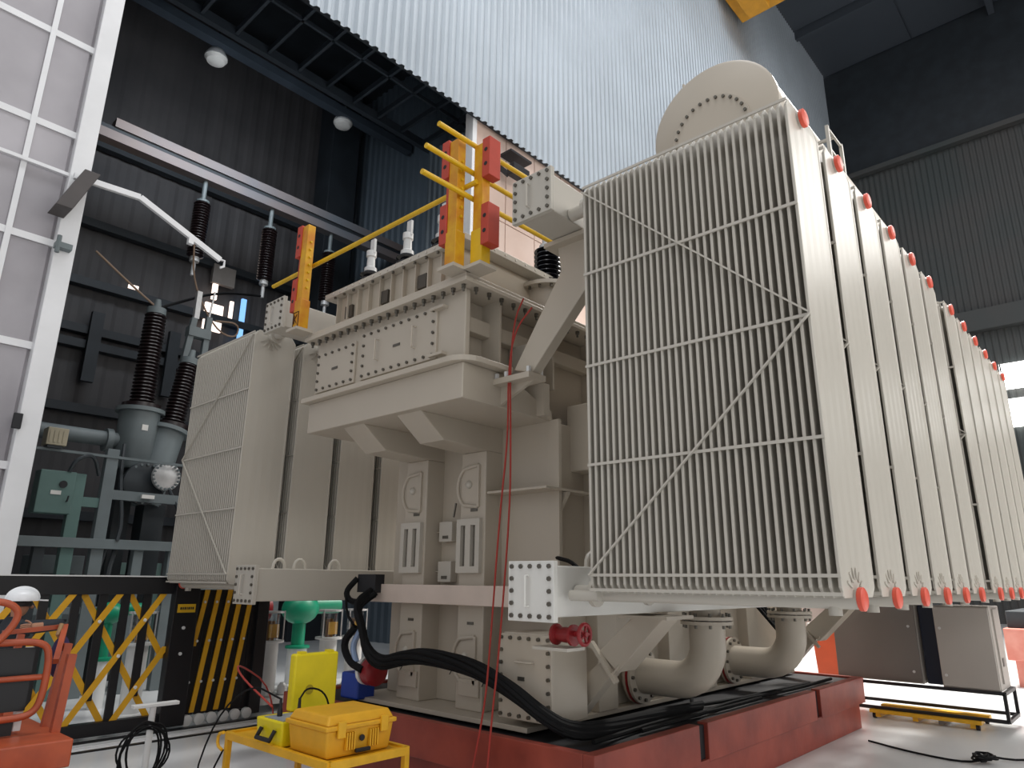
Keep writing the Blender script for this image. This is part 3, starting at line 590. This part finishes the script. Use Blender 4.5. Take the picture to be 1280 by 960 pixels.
MB().box(5.0,5.16,9.14,9.26,.05,1.55).build('end_post',BLACKP,g,bevel=.004)
for k,(y,wd,z) in enumerate(((8.55,.06,.012),(8.75,.05,.012),(9.0,.09,.014))): struct(MB().box(-1,7.5,y,y+wd,0,z).build('trim_%d'%(4+k),BLACKP if k!=1 else WSTUD))
# T stand with coil
t=thing('floor_stand','white T-shaped stand holding a coil of black cable','stand',(2.9,7.0,0))
MB().cyl((2.9,7.0,0),(2.9,7.0,.62),.028,n=12).build('post',WHITE,t,smooth=True); MB().box(2.72,3.12,6.96,7.04,.62,.65).build('cross_bar',WHITE,t,bevel=.006); MB().lathe((2.9,7.0,0),(0,0,1),[(.16,0),(.16,.02),(.04,.04)],18).build('foot',WHITE,t,smooth=True)
coil=[]
for i in range(73):
    a=i*2*math.pi/12; coil.append((2.84+.03*math.sin(i*.37)+(.2+.035*math.sin(i*.61))*math.cos(a),6.93+.03*math.cos(i*.53),.26+(.23+.03*math.cos(i*.43))*math.sin(a)))
cable('cable_coil',coil,.009,'coil of black cable hung on the white T-shaped stand','cable',sm=1)
# ================================================================== ORANGE LIFT
lf=thing('work_lift','orange tubular lift basket with black infill panels at the left edge','lift',(1.1,6.0,0))
def lt(path,nm='rail',r=.022): MB().tube(path,r,10,smooth=2).build(nm,ORANGE,lf,smooth=True)
lt([(.2,5.5,1.34),(1.3,5.5,1.34),(1.5,5.5,1.34),(1.57,5.5,1.28),(1.57,5.5,1.0),(1.53,5.5,.9),(1.4,5.5,.885),(.2,5.5,.885)],'front_hoop')
lt([(.2,5.45,1.6),(1.15,5.45,1.6),(1.3,5.45,1.58),(1.35,5.45,1.5),(1.27,5.45,1.36),(1.1,5.45,1.2)],'upper_hoop')
lt([(.2,5.52,1.12),(1.56,5.52,1.12)],'mid_rail',.018)
MB().bar((1.66,5.5,.5),(1.70,5.5,1.25),.05,.05).build('corner_post',ORANGE,lf); MB().bar((1.66,5.75,.5),(1.74,5.75,1.3),.05,.05).build('corner_post',ORANGE,lf)
MB().bar((1.44,5.95,.6),(1.50,5.95,1.36),.04,.04).build('side_post',ORANGE,lf)
MB().bar((1.4,6.0,1.37),(1.78,6.0,1.4),.03,.03).build('rear_rail',ORANGE,lf)
MB().bar((1.78,6.0,1.4),(1.64,5.6,1.2),.035,.035).build('brace',ORANGE,lf)
MB().box(.2,1.50,5.56,5.58,.92,1.3).build('infill_panel',BLACKP,lf); MB().box(.2,1.45,5.56,5.58,.7,.9).build('infill_panel',BLACKP,lf)
MB().box(.2,1.7,5.2,6.6,.62,.78).build('platform',ORANGE,lf,bevel=.01); MB().box(.2,1.62,5.0,6.5,.1,.62).build('chassis',ORANGE,lf,bevel=.015)
MB().box(1.46,1.5,5.58,5.64,.8,1.3).build('ladder_rail',ALU,lf)
for x in (.5,1.4): MB().lathe((x,5.0,.14),(0,-1,0),[(.14,0),(.14,.08)],18).build('wheel',DARKGAP,lf)
bg=thing('tool_pouch','dark tool pouch with straps hanging on the orange lift rail','pouch',(1.72,5.9,1.05))
MB().ball((1.76,5.95,1.2),.09,10,8,(.7,.6,1.6)).build('pouch_body',mat('dark_pouch','#2a1f2a',.8,hex2='#3b2f66'),bg,smooth=True); MB().tube([(1.74,5.95,1.42),(1.72,5.93,1.35),(1.76,5.95,1.3)],.015,6).build('strap',mat('tan_strap','#a5825c',.7),bg)
# ================================================================== PERSON
pr=thing('person','person in white helmet and dark clothes, arm raised, behind the orange lift','person',(1.96,8.0,0))
J={'pelvis':((1.95,8.05,.88),.15),'waist':((1.95,8.04,1.02),.135),'chest':((1.95,8.02,1.2),.16),'upchest':((1.95,8.01,1.3),.12),'neck':((1.955,8.0,1.38),.055),'headb':((1.965,7.99,1.45),.075),'head':((1.965,7.99,1.52),.085),
 'rs':((1.98,7.84,1.29),.07),'re':((2.29,7.78,1.315),.055),'rw':((2.08,7.68,1.305),.04),'rh':((1.99,7.67,1.305),.035),
 'ls':((1.92,8.2,1.28),.07),'le':((1.93,8.28,1.02),.052),'lw':((2.1,8.25,.9),.038),
 'rhip':((1.95,7.95,.82),.11),'rk':((1.97,7.94,.46),.07),'ra':((1.94,7.94,.09),.048),'rt':((2.08,7.93,.045),.04),
 'lhip':((1.95,8.15,.82),.11),'lk':((1.97,8.16,.46),.07),'la':((1.94,8.16,.09),.048),'lt':((2.08,8.17,.045),.04)}
names=list(J); ed=[('pelvis','waist'),('waist','chest'),('chest','upchest'),('upchest','neck'),('neck','headb'),('headb','head'),('upchest','rs'),('rs','re'),('re','rw'),('rw','rh'),('upchest','ls'),('ls','le'),('le','lw'),('pelvis','rhip'),('rhip','rk'),('rk','ra'),('ra','rt'),('pelvis','lhip'),('lhip','lk'),('lk','la'),('la','lt')]
me=bpy.data.meshes.new('body'); off=wloc(pr)
me.from_pydata([tuple(Vector(J[n][0])-off) for n in names],[(names.index(a),names.index(b)) for a,b in ed],[])
body=bpy.data.objects.new('body',me); COL.objects.link(body); body.parent=pr
sk=body.modifiers.new('skin','SKIN'); 
for n,d in zip(names,me.skin_vertices[0].data): d.radius=(J[n][1],J[n][1]); d.use_root=(n=='pelvis')
body.modifiers.new('sub','SUBSURF').levels=2; body.modifiers['sub'].render_levels=2; sk.use_smooth_shade=True
# clothing / skin split by height and hand position
cm=bpy.data.materials.new('clothed_body'); cm.use_nodes=True; nt=cm.node_tree; b_=nt.nodes['Principled BSDF']; b_.inputs['Roughness'].default_value=.8
ge=nt.nodes.new('ShaderNodeNewGeometry'); sx=nt.nodes.new('ShaderNodeSeparateXYZ'); nt.links.new(ge.outputs['Position'],sx.inputs[0])
gz=nt.nodes.new('ShaderNodeMath'); gz.operation='GREATER_THAN'; gz.inputs[1].default_value=1.385; nt.links.new(sx.outputs['Z'],gz.inputs[0])
gy=nt.nodes.new('ShaderNodeMath'); gy.operation='LESS_THAN'; gy.inputs[1].default_value=7.74; nt.links.new(sx.outputs['Y'],gy.inputs[0])
gx=nt.nodes.new('ShaderNodeMath'); gx.operation='LESS_THAN'; gx.inputs[1].default_value=2.09; nt.links.new(sx.outputs['X'],gx.inputs[0])
mu=nt.nodes.new('ShaderNodeMath'); mu.operation='MULTIPLY'; nt.links.new(gy.outputs[0],mu.inputs[0]); nt.links.new(gx.outputs[0],mu.inputs[1])
mxm=nt.nodes.new('ShaderNodeMath'); mxm.operation='MAXIMUM'; nt.links.new(gz.outputs[0],mxm.inputs[0]); nt.links.new(mu.outputs[0],mxm.inputs[1])
mc=nt.nodes.new('ShaderNodeMixRGB'); mc.inputs[1].default_value=lin('#22272e'); mc.inputs[2].default_value=lin('#a8795f'); nt.links.new(mxm.outputs[0],mc.inputs[0]); nt.links.new(mc.outputs[0],b_.inputs['Base Color'])
me.materials.append(cm)
fg=MB()
for k in range(4): fg.tube([(1.99,7.66,1.325-.014*k),(1.945,7.655,1.33-.016*k),(1.915,7.67,1.32-.016*k)],[.009,.007],6,smooth=1)
fg.tube([(2.0,7.68,1.33),(1.975,7.69,1.355),(1.95,7.69,1.36)],[.01,.008],6,smooth=1)
fg.build('fingers',SKIN,pr,smooth=True)
MB().ball((1.96,7.99,1.495),.092,16,8,(1.05,.95,1),-.2,.9).build('hair',HAIR,pr,smooth=True)
MB().ball((2.055,7.975,1.47),.018,8,6).build('nose',SKIN,pr,smooth=True)
hm=MB().ball((1.97,7.985,1.53),.125,20,10,(1.12,.95,.88),-.05,1).build('helmet',HELMET,pr,smooth=True)
MB().prism([(2.09,7.9,1.525),(2.17,7.93,1.52),(2.185,7.985,1.52),(2.17,8.04,1.52),(2.09,8.07,1.525)],(0,0,.012)).build('brim',HELMET,hm); MB().ball((1.97,7.985,1.545),.128,16,8,(1.12,.16,.88),0,1).build('ridge',HELMET,hm,smooth=True)
# ================================================================== SWITCHGEAR BAY
def gbush(p0,ax,h,r,n,label):
    b_=thing('switchgear_bushing',label,'bushing',p0,'brown ribbed bushings of the switchgear'); ax=Vector(ax).normalized(); p=Vector(p0)
    MB().lathe(p,ax,[(r*1.5,-.05),(r*1.5,.03),(r,.04)]+[(a*(1-.12*hh/h),hh) for a,hh in sheds(r*.74,r,.06,h,n)]+[(r*.7,h)],18).build('porcelain',BROWNP,b_,smooth=True)
    MB().lathe(p+ax*h,ax,[(r*.8,0),(r*.8,.12),(r*.35,.14),(r*.25,.3)],14).build('top_cap',GREYS,b_,smooth=True); return b_
gbush((4.45,13,4.68),(0,0,1),1.75,.21,26,'tall upright brown ribbed bushing on the grey switchgear drum')
gbush((5.03,13,4.42),(.12,0,1),1.22,.2,18,'shorter leaning brown ribbed bushing beside the far left radiator')
d=thing('switchgear_drum','grey-blue upright switchgear drum under the tall brown bushing','switchgear',(4.45,13,0))
MB().lathe((4.45,13,3.55),(0,0,1),[(.3,0),(.33,.05),(.33,1.0),(.4,1.0),(.4,1.07),(.2,1.08)],26).build('drum',GREYS,d,smooth=True); MB().box(4.4,4.5,12.66,12.68,4.2,4.3).build('tag',LABELW,d)
MB().cyl((2.5,13,4.02),(4.2,13,4.02),.13,n=16).build('side_pipe',GREYS,d,smooth=True); MB().lathe((3.95,13,4.0),(1,0,0),[(.2,0),(.2,.1)],18).build('flange',GREYS,d,smooth=True); MB().box(4.25,4.5,12.9,13.2,0,3.55).build('pedestal',GREYD,d)
d=thing('switchgear_elbow','grey leaning switchgear pipe ending in bolted round covers','switchgear',(4.8,12.9,0))
MB().lathe((4.68,12.9,2.95),(.3,.08,1.45),[(.29,0),(.29,1.35),(.37,1.35),(.37,1.42),(.2,1.43)],26).build('drum',GREYS,d,smooth=True)
for (x,y,z,r,ml) in ((4.55,12.62,3.28,.36,GREYD),(4.84,12.5,3.42,.24,ALU)):
    f=MB().lathe((x,y,z),(.1,-1,0),[(r,0),(r,.06),(r*.9,.07),(.02,.08)],26).build('round_cover',ml,d,smooth=True); MB().cyl((x,y,z),(x,y+.5,z),r*.8,n=20).build('neck',GREYS,f,smooth=True)
    q=MB(); q.bolts([(x+r*.9*math.cos(a),y-.06,z+r*.9*math.sin(a)) for a in [i*math.pi/10 for i in range(20)]],(0,-1,0),.022,.03); q.build('cover_bolts',GREYS,f,kind='stuff')
MB().box(4.65,5.0,12.7,13.1,0,2.95).build('pedestal',GREYD,d)
fr=thing('switchgear_gantry','grey-blue steel support frame of the switchgear behind the gate','frame',(4,12.4,0))
for x0,x1,m_ in ((3.82,4.0,GREYS),(3.4,3.58,TEAL),(3.05,3.2,GREYD),(4.45,4.6,GREYS),(5.0,5.2,GREYS),(2.55,2.65,GREYS)): MB().box(x0,x1,12.3,12.45,0,3.75 if x0==3.82 else (3.3 if x0==3.4 else 2.3)).build('post',m_,fr,bevel=.006)
for z0,z1,y in ((2.17,2.32,12.25),(1.2,1.3,12.32)): MB().box(2.4,5.6,y,y+.1,z0,z1).build('beam',GREYS,fr,bevel=.004)
MB().box(4.0,5.4,12.32,12.42,2.95,3.1).build('beam',GREYS,fr); MB().box(3.58,3.82,12.32,12.42,2.8,2.95).build('beam',TEAL,fr); MB().box(2.4,5.3,12.28,12.34,3.6,3.64).build('beam',GREYS,fr)
for x in (4.05,4.2): MB().tube([(x,12.4,2.2),(x-.08,12.35,1.8),(x-.05,12.35,1.2),(x-.1,12.35,.4)],.04,8,smooth=1).build('hose',GREYD,fr,smooth=True)
MB().box(4.42,4.62,12.24,12.3,3.0,3.06).build('plate',LABELW,fr); MB().box(5.08,5.35,12.2,12.24,2.62,2.95).build('sign_plate',LABELW,fr)
k=thing('control_cabinet','teal control cabinet with round dial on the switchgear frame','cabinet',(3.17,12.3,2.66))
MB().box(2.93,3.41,12.2,12.5,2.66,3.3).build('body',TEAL,k,bevel=.01); MB().lathe((3.25,12.2,3.1),(0,-1,0),[(.055,0),(.055,.02)],16).build('dial',DARKGAP,k); MB().box(3.1,3.24,12.19,12.2,2.94,3.0).build('plate',LABELW,k); MB().tube([(3.33,12.2,2.85),(3.33,12.16,2.85),(3.34,12.16,2.93)],.012,6).build('handle',DARKGAP,k)
for i,(x,y,wd,h_,m_) in enumerate(((2.75,14.2,.9,2.1,TEAL),(3.9,14.4,.8,2.1,GREYS),(5.1,14.3,1.0,2.0,TEAL),(6.4,14.0,.9,2.2,GREYS),(7.6,14.2,.9,1.9,GREYS))):
    e=thing('switchgear_cubicle','%s switchgear cubicle standing in the bay behind the gate'%['leftmost teal','second, grey','third, teal','fourth, grey','rightmost, grey'][i],'cubicle',(x,y,0),'switchgear cubicles')
    MB().box(x-wd/2,x+wd/2,y-.3,y+.3,.1,h_).build('body',m_,e,bevel=.01); MB().box(x-wd/2-.02,x+wd/2+.02,y-.32,y+.32,0,.1).build('plinth',GREYD,e)
    for z in (.6,1.0,1.4,1.75): MB().box(x-wd*.35,x+wd*.35,y-.315,y-.3,z,z+.04).build('louvre',GREYD,e)
for i,(p,l) in enumerate((([(3.3,12.2,3.3),(3.35,12.15,3.5),(3.6,12.2,3.62),(3.75,12.3,3.3)],'thin grey hose arching from teal cabinet top to the gantry post'),([(4.15,12.6,3.9),(4.1,12.4,3.3),(4.2,12.3,2.6),(4.15,12.25,2.3)],'dark hose running down beside the grey switchgear drum'),([(4.9,12.4,3.2),(5.1,12.3,2.8),(5.2,12.25,2.3),(5.1,12.25,1.5)],'dark hose hanging below the pale round cover'))):
    cable('gantry_hose',p,.03,l,'hose',GREYD,'hoses on the switchgear gantry')
# crane runway, hanging insulators, lamps, poles
cr=thing('crane_runway','long pale steel crane runway beam across the dark bay','beam',(8,17,11.8))
MB().box(4.2,13.14,16.9,17.2,12.26,12.5).build('upper_flange',CRANEB,cr); MB().box(3.6,13.14,16.95,17.1,12.1,12.26).build('web',DARKST,cr); MB().box(3.6,13.14,16.85,17.15,11.86,12.1).build('lower_flange',CRANEB,cr)
for x,l in ((6.52,'left'),(8.44,'middle'),(10.4,'right')):
    i_=thing('hanging_insulator','%s one of three black insulators hanging under the crane beam'%l,'insulator',(x,17,9.1),'hanging insulators')
    MB().lathe((x,17,9.66),(0,0,1),[(.06,0)]+sheds(.15,.21,.02,1.55,20)+[(.06,1.57)],14).build('porcelain',BROWNP,i_,smooth=True)
    MB().lathe((x,17,11.22),(0,0,1),[(.17,0),(.17,.06),(.06,.08),(.06,.65)],12).build('top_rod',GREYS,i_,smooth=True); MB().lathe((x,17,9.66),(0,0,-1),[(.12,0),(.12,.12),(.05,.14),(.05,.5)],12).build('bottom_terminal',ALU,i_,smooth=True)
for (x,y,z),l in (((6.31,17,15.65),'left'),((10.47,17,15.85),'right')):
    L=thing('hanging_lamp','%s unlit dome lamp hanging in the dark bay'%l,'lamp',(x,y,z),'dome lamps')
    MB().lathe((x,y,z),(0,0,1),[(.3,0),(.3,.05),(.22,.22),(.1,.32),(.08,.6)],18).build('shade',ALU,L,smooth=True); MB().lathe((x,y,z),(0,0,-1),[(.29,0),(.24,.1),(.1,.16)],18).build('lens',LABELW,L,smooth=True); MB().cyl((x,y,z+.6),(x,y,z+.95),.02,n=6).build('stem',DARKST,L)
for x0,x1,zt,l in ((5.25,5.5,6.9,'left'),(5.75,5.8,7.0,'right')):
    p=thing('contact_arm','%s grey contact arm rising behind the far radiators'%l,'arm',(x0,13.9,4.5),'contact arms')
    MB().bar((x0,13.9,0),(x0,13.9,4.25),.1,.1).build('support_post',GREYD,p)
    MB().bar((x0,13.9,4.2),(x1,13.9,zt),.12,.12,(0,1,0)).build('arm',GREYS,p,bevel=.01)
    if l=='left': MB().box(5.4,5.85,13.8,14.0,6.5,6.7).build('cross_piece',GREYS,p); MB().box(5.48,5.58,13.85,13.95,6.9,7.5).build('finger',ALU,p)
    else: MB().bar((5.8,13.9,7),(5.85,13.9,7.6),.03,.03).build('tip',ALU,p)
cable('bay_cable',[(4.45,13,6.55),(5.2,14,7.2),(6.6,15.5,8.3),(8.4,17,9.2)],.03,'dark conductor from the tall bushing to the hanging insulator',group='bay conductors')
cable('bay_cable',[(4.4,13,6.6),(3.9,13,6.9),(3.3,13,7.3)],.02,'thin conductor curling left of the tall bushing top',m=mat('tan_braid','#8a7360',.6),group='bay conductors')
cable('bay_cable',[(5.5,14.5,8.9),(5.6,14.5,7.9),(6.2,14.5,7.0),(6.7,14.5,6.9),(6.75,14.5,7.3),(6.2,14.5,7.2)],.02,'looping conductor in front of the bright bay window',m=mat('tan_braid','#8a7360',.6),group='bay conductors')
BW=mat('bay_daylight','#ffe9dc',.5,emit=1.6,var=0); BWB=mat('bay_daylight_blue','#7fb4e8',.5,emit=1.2,var=0)
for k,(x0,x1,z0,z1,m_) in enumerate(((8.15,8.7,8.9,9.75,BW),(8.3,8.45,9.9,10.4,BW),(9.25,9.4,8.5,10.2,BWB),(8.9,9.0,9.4,10.0,BW),(6.0,6.25,9.5,9.6,BW))):
    struct(MB().box(x0,x1,19.9,19.98,z0,z1).build('window_%d'%(3+k),m_))
struct(MB().box(8.2,8.9,19.8,19.95,10.4,11.0).build('trim_9',mat('hood_grey','#8d8782',.6)))
for x in (5.2,7.2): MB().box(x,x+.3,19.7,19.86,6.6,8.5).build('ladder_post',DARKST,wbr)
ar=thing('crooked_lamp_pole','white bent bracket arm reaching out from the white wall edge','arm',(2.4,10.4,6.6))
for a,b_ in (((2.2,10.42,7.2),(3.08,10.4,7.24)),((3.08,10.4,7.24),(4.39,10.4,6.69))): MB().bar(a,b_,.06,.09).build('tube',WSTUD,ar,bevel=.005)
MB().tube([(4.36,10.4,6.7),(4.46,10.4,6.7),(4.46,10.4,6.6),(4.4,10.4,6.56)],.02,8).build('hook',WSTUD,ar); MB().box(3.85,3.93,10.36,10.44,6.78,6.9).build('clip',WSTUD,ar)
MB().prism([(2.25,10.1,7.2),(2.45,10.1,7.2),(2.2,10.1,6.55),(2.0,10.1,6.55)],(0,.4,0)).build('motor_box',mat('grimy_box','#4c4746',.6),ar,bevel=.01)
mb_=thing('cream_motor_box','small cream box on the pale rail beside the white wall edge','box',(3.05,12.3,3.64)); MB().box(2.92,3.2,12.2,12.45,3.68,3.95).build('housing',mat('cream_box','#a89f88',.6),mb_,bevel=.01); MB().box(2.95,3.15,12.22,12.42,3.64,3.68).build('foot',GREYD,mb_)
for k in range(4): MB().box(2.95+k*.06,2.98+k*.06,12.19,12.2,3.72,3.9).build('fin',MATS['cream_box'],mb_)
wb=thing('wall_clamp','small grey clamp bracket on the white wall edge post','bracket',(2.3,10.4,6.1)); MB().box(2.15,2.35,10.38,10.5,6.08,6.16).build('plate',GREYS,wb); MB().cyl((2.18,10.4,6.0),(2.18,10.4,6.25),.03,n=8).build('bolt',GREYS,wb)
MB2=tag(MB().box(2.1,2.2,10.45,10.5,3.55,3.75).build('wall_switch',DARKGAP,bevel=.01),'small black switch box on the white wall edge','switch')
cc=thing('wall_camera','black camera on a bracket on the pink panel wall','camera',(11.4,10.5,11.5)); MB().bar((11.1,10.7,11.9),(11.2,10.4,11.55),.12,.12).build('bracket',DARKGAP,cc); MB().box(11.15,11.75,10.15,10.4,11.5,11.8).build('housing',DARKGAP,cc,bevel=.02); MB().box(11.2,12.0,10.3,10.7,12.2,12.26).build('hood',DARKGAP,cc)
ck=thing('crane_end_truck','yellow overhead crane girder end high under the ceiling','crane',(26,9,26)); MB().box(25,27.5,7.6,10.3,27.6,29.9).build('girder_end',mat('crane_yellow','#d99a2e',.5),ck,bevel=.05); MB().box(25.1,26.8,8.7,9.7,27.0,27.6).build('wheel_box',MATS['crane_yellow'],ck,bevel=.04)
# insulator posts with glass tubes, green valves, seen under the far duct
def gpost(x,y,label,z0=.18):
    p=thing('glass_post',label,'insulator post',(x,y,0),'white posts with glass tubes')
    MB().lathe((x,y,0),(0,0,1),[(.17,z0),(.17,z0+.02),(.13,z0+.03),(.13,.86),(.2,.87),(.2,.9)],20).build('pedestal',WHITE,p,smooth=True)
    MB().lathe((x,y,.9),(0,0,1),[(.13,0),(.13,.36)],18,caps=False).build('glass_tube',GLASS,p,smooth=True); MB().box(x-.08,x+.08,y-.1,y-.09,.94,1.12).build('amber_plate',PAPER,p)
    MB().cyl((x,y,.9),(x,y,1.16),.06,n=12).build('core',mat('amber_core','#8a5a22',.4),p,smooth=True)
    for dx in (-.16,.16): MB().bar((x+dx,y-.08,.9),(x+dx,y-.08,1.3),.015,.015).build('guard_rod',ALU,p)
    MB().lathe((x,y,1.27),(0,0,1),[(.17,0),(.17,.025)],18).build('top_disc',ALU,p)
gpost(5.47,9.6,'white post with glass tube directly right of the folded gate'); gpost(6.45,9.6,'white post with glass tube behind upright yellow lid, left of a pair'); gpost(6.92,9.6,'white post with glass tube near the tank corner, right of a pair'); gpost(4.0,10.4,'white post with glass tube seen through the gate lattice',0)
def gvalve(x,y,label,s=1):
    p=thing('green_valve',label,'valve',(x,y,0),'green valves in the bay')
    MB().lathe((x,y,0),(0,0,1),[(.16*s,0),(.16*s,.62)],18).build('white_stand',WHITE,p,smooth=True); MB().lathe((x,y,.62),(0,0,1),[(.2*s,0),(.2*s,.04),(.11*s,.05),(.11*s,.5)],18).build('stem',GREEN,p,smooth=True)
    MB().ball((x,y,1.25),.3*s,18,10,(1.1,.9,.85)).build('bonnet',GREEN,p,smooth=True); MB().cyl((x+.25*s,y,1.3),(x+.75*s,y,1.3),.14*s,n=16).build('side_branch',GREEN,p,smooth=True)
gvalve(6.85,11.1,'green domed valve on a white stand behind the yellow lid'); gvalve(3.85,11.2,'green domed valve seen through the gate lattice',.6)
rv=thing('red_valve','dark red flanged valve below the far duct end plate','valve',(5.6,10.5,0)); MB().lathe((5.3,10.5,1.3),(1,0,0),[(.2,0),(.2,.06),(.13,.08),(.13,.5),(.2,.52),(.2,.58)],18).build('body',REDVALVE,rv,smooth=True); MB().box(5.48,5.7,10.4,10.6,0,1.2).build('stand',GREYS,rv)
sk_=thing('test_platform','low white platform cluttered with fittings behind the gate','platform',(6,9.8,0)); MB().box(4.9,7.6,9.3,10.3,.1,.18).build('deck',WHITE,sk_,bevel=.005); 
for x in (5.0,6.2,7.4): MB().box(x-.05,x+.05,9.4,10.2,0,.1).build('foot',GREYD,sk_)
for i in range(9):
    x=5.1+i*.28+random.uniform(-.05,.05); y=9.42+random.uniform(0,.15)
    o=MB().lathe((x,y,.18),(0,0,1),[(.05,0),(.07,.02),(.07,.05+.03*(i%3)),(.03,.1+.03*(i%3))],12).build('metal_fitting',ALU,smooth=True); tag(o,'%s small metal fitting on the low white platform from the left'%['first','second','third','fourth','fifth','sixth','seventh','eighth','ninth'][i],'fitting','metal fittings')
# ================================================================== RIGHT: CABINETS ON FRAME, DOLLY
f=thing('steel_stand','black tubular steel frame under the two grey cabinets','frame',(11.4,2.7,.1))
X0,X1,Y0,Y1,Z0,Z1=11.05,11.8,1.72,3.75,.13,.45
for z in (Z0,Z1):
    for a,b_ in (((X0,Y0),(X0,Y1)),((X1,Y0),(X1,Y1)),((X0,Y0),(X1,Y0)),((X0,Y1),(X1,Y1))): MB().bar((*a,z),(*b_,z),.04,.04).build('rail',BLACKP,f)
for x in (X0,X1):
    for y in (Y0,Y1): MB().bar((x,y,Z0),(x,y,Z1),.04,.04).build('upright',BLACKP,f)
def cab(x0,x1,y0,y1,m_,label,door):
    c=thing('cabinet',label,'cabinet',((x0+x1)/2,(y0+y1)/2,.47),'cabinets on the black frame')
    MB().box(x0,x1,y0,y1,.47,1.485).build('body',CAB,c,bevel=.008); d_=MB().box(x0-.03,x0,y0+.01,y1-.01,.49,1.47).build('door',m_,c,bevel=.005)
    for z in (.62,1.2): MB().cyl((x0-.04,door,z),(x0-.03,door,z),.018,n=8).build('lock',ALU,d_)
    return c
cab(11.15,11.75,2.62,3.72,CABD,'grey cabinet with shade-darkened door on black frame, beside the red base end',2.72); c2=cab(11.05,11.75,1.74,2.38,CAB,'light grey cabinet on black frame, nearer the right edge',2.32)
MB().box(11.2,11.6,1.72,1.74,.55,1.45).build('side_panel',CAB,c2); MB().box(11.3,11.4,1.71,1.72,.75,.85).build('vent',CABD,c2)
tag(MB().box(11.25,11.6,2.4,2.6,.47,1.485).build('gap_sheet',mat('navy_gap_sheet','#1a2236',.5)),'dark navy sheet put into the black gap between the two cabinets','board')  # dark sheet added to stand for the shaded gap between the cabinets
dl=thing('dolly','low yellow steel dolly under the black cabinet frame','dolly',(11,2.65,0))
MB().box(10.95,11.1,2.0,3.3,.07,.11).build('beam',CARTY,dl); MB().box(11.5,11.65,2.0,3.3,.07,.11).build('beam',CARTY,dl)
for y in (2.1,2.45,2.75,3.2): MB().box(10.97,11.6,y-.03,y+.03,.02,.08).build('cross_member',CARTY if y!=2.45 else CABD,dl)
for y in (2.05,3.25):
    for x in (11.0,11.6): MB().lathe((x,y-.02,.035),(0,1,0),[(.035,0),(.035,.04)],12).build('wheel',DARKGAP,dl)
bx=thing('orange_bin','orange container with white lid beyond the red base','container',(12.7,4.2,0)); rbox(12.4,13.0,3.9,4.5,0,1.0,.05).build('body',mat('orange_bin_paint','#c4512a',.5),bx,bevel=.01); MB().box(12.35,13.05,3.85,4.55,1.0,1.12).build('lid',WHITE,bx,bevel=.01)
rb=thing('far_red_base','faded red steel base of another machine at the far right','base',(17,1.5,0)); MB().box(16,20,-1.5,2.35,.45,1.0).build('beam',mat('faded_red','#b86a5c',.6,hex2='#c98a7c'),rb,bevel=.02)
for y in (-1,.5,2.0): MB().box(16.1,16.5,y,y+.25,0,.45).build('foot',MATS['faded_red'],rb)
tag(MB().box(16.2,20,-1.3,2.3,1.0,1.3).build('far_machine_rail',GREYD,bevel=.02),'dark machine body on the faded red base at far right','machine')
fc=[(9.3,2.85,.015),(9.1,2.5,.015),(8.98,2.2,.015),(8.92,1.9,.015),(9.0,1.75,.02)]
for i in range(26):
    a=i*1.3; fc.append((9.1+.16*math.cos(a)+.05*math.sin(i*2.3),1.68+.13*math.sin(a)*math.cos(i*.3),.03+.05*abs(math.sin(i*.9))))
fc+=[(9.35,1.5,.02),(9.5,1.35,.02),(9.6,1.0,.02)]
cable('floor_cable',fc,.011,'black cable running over the pale floor and tangled at lower right',sm=1)
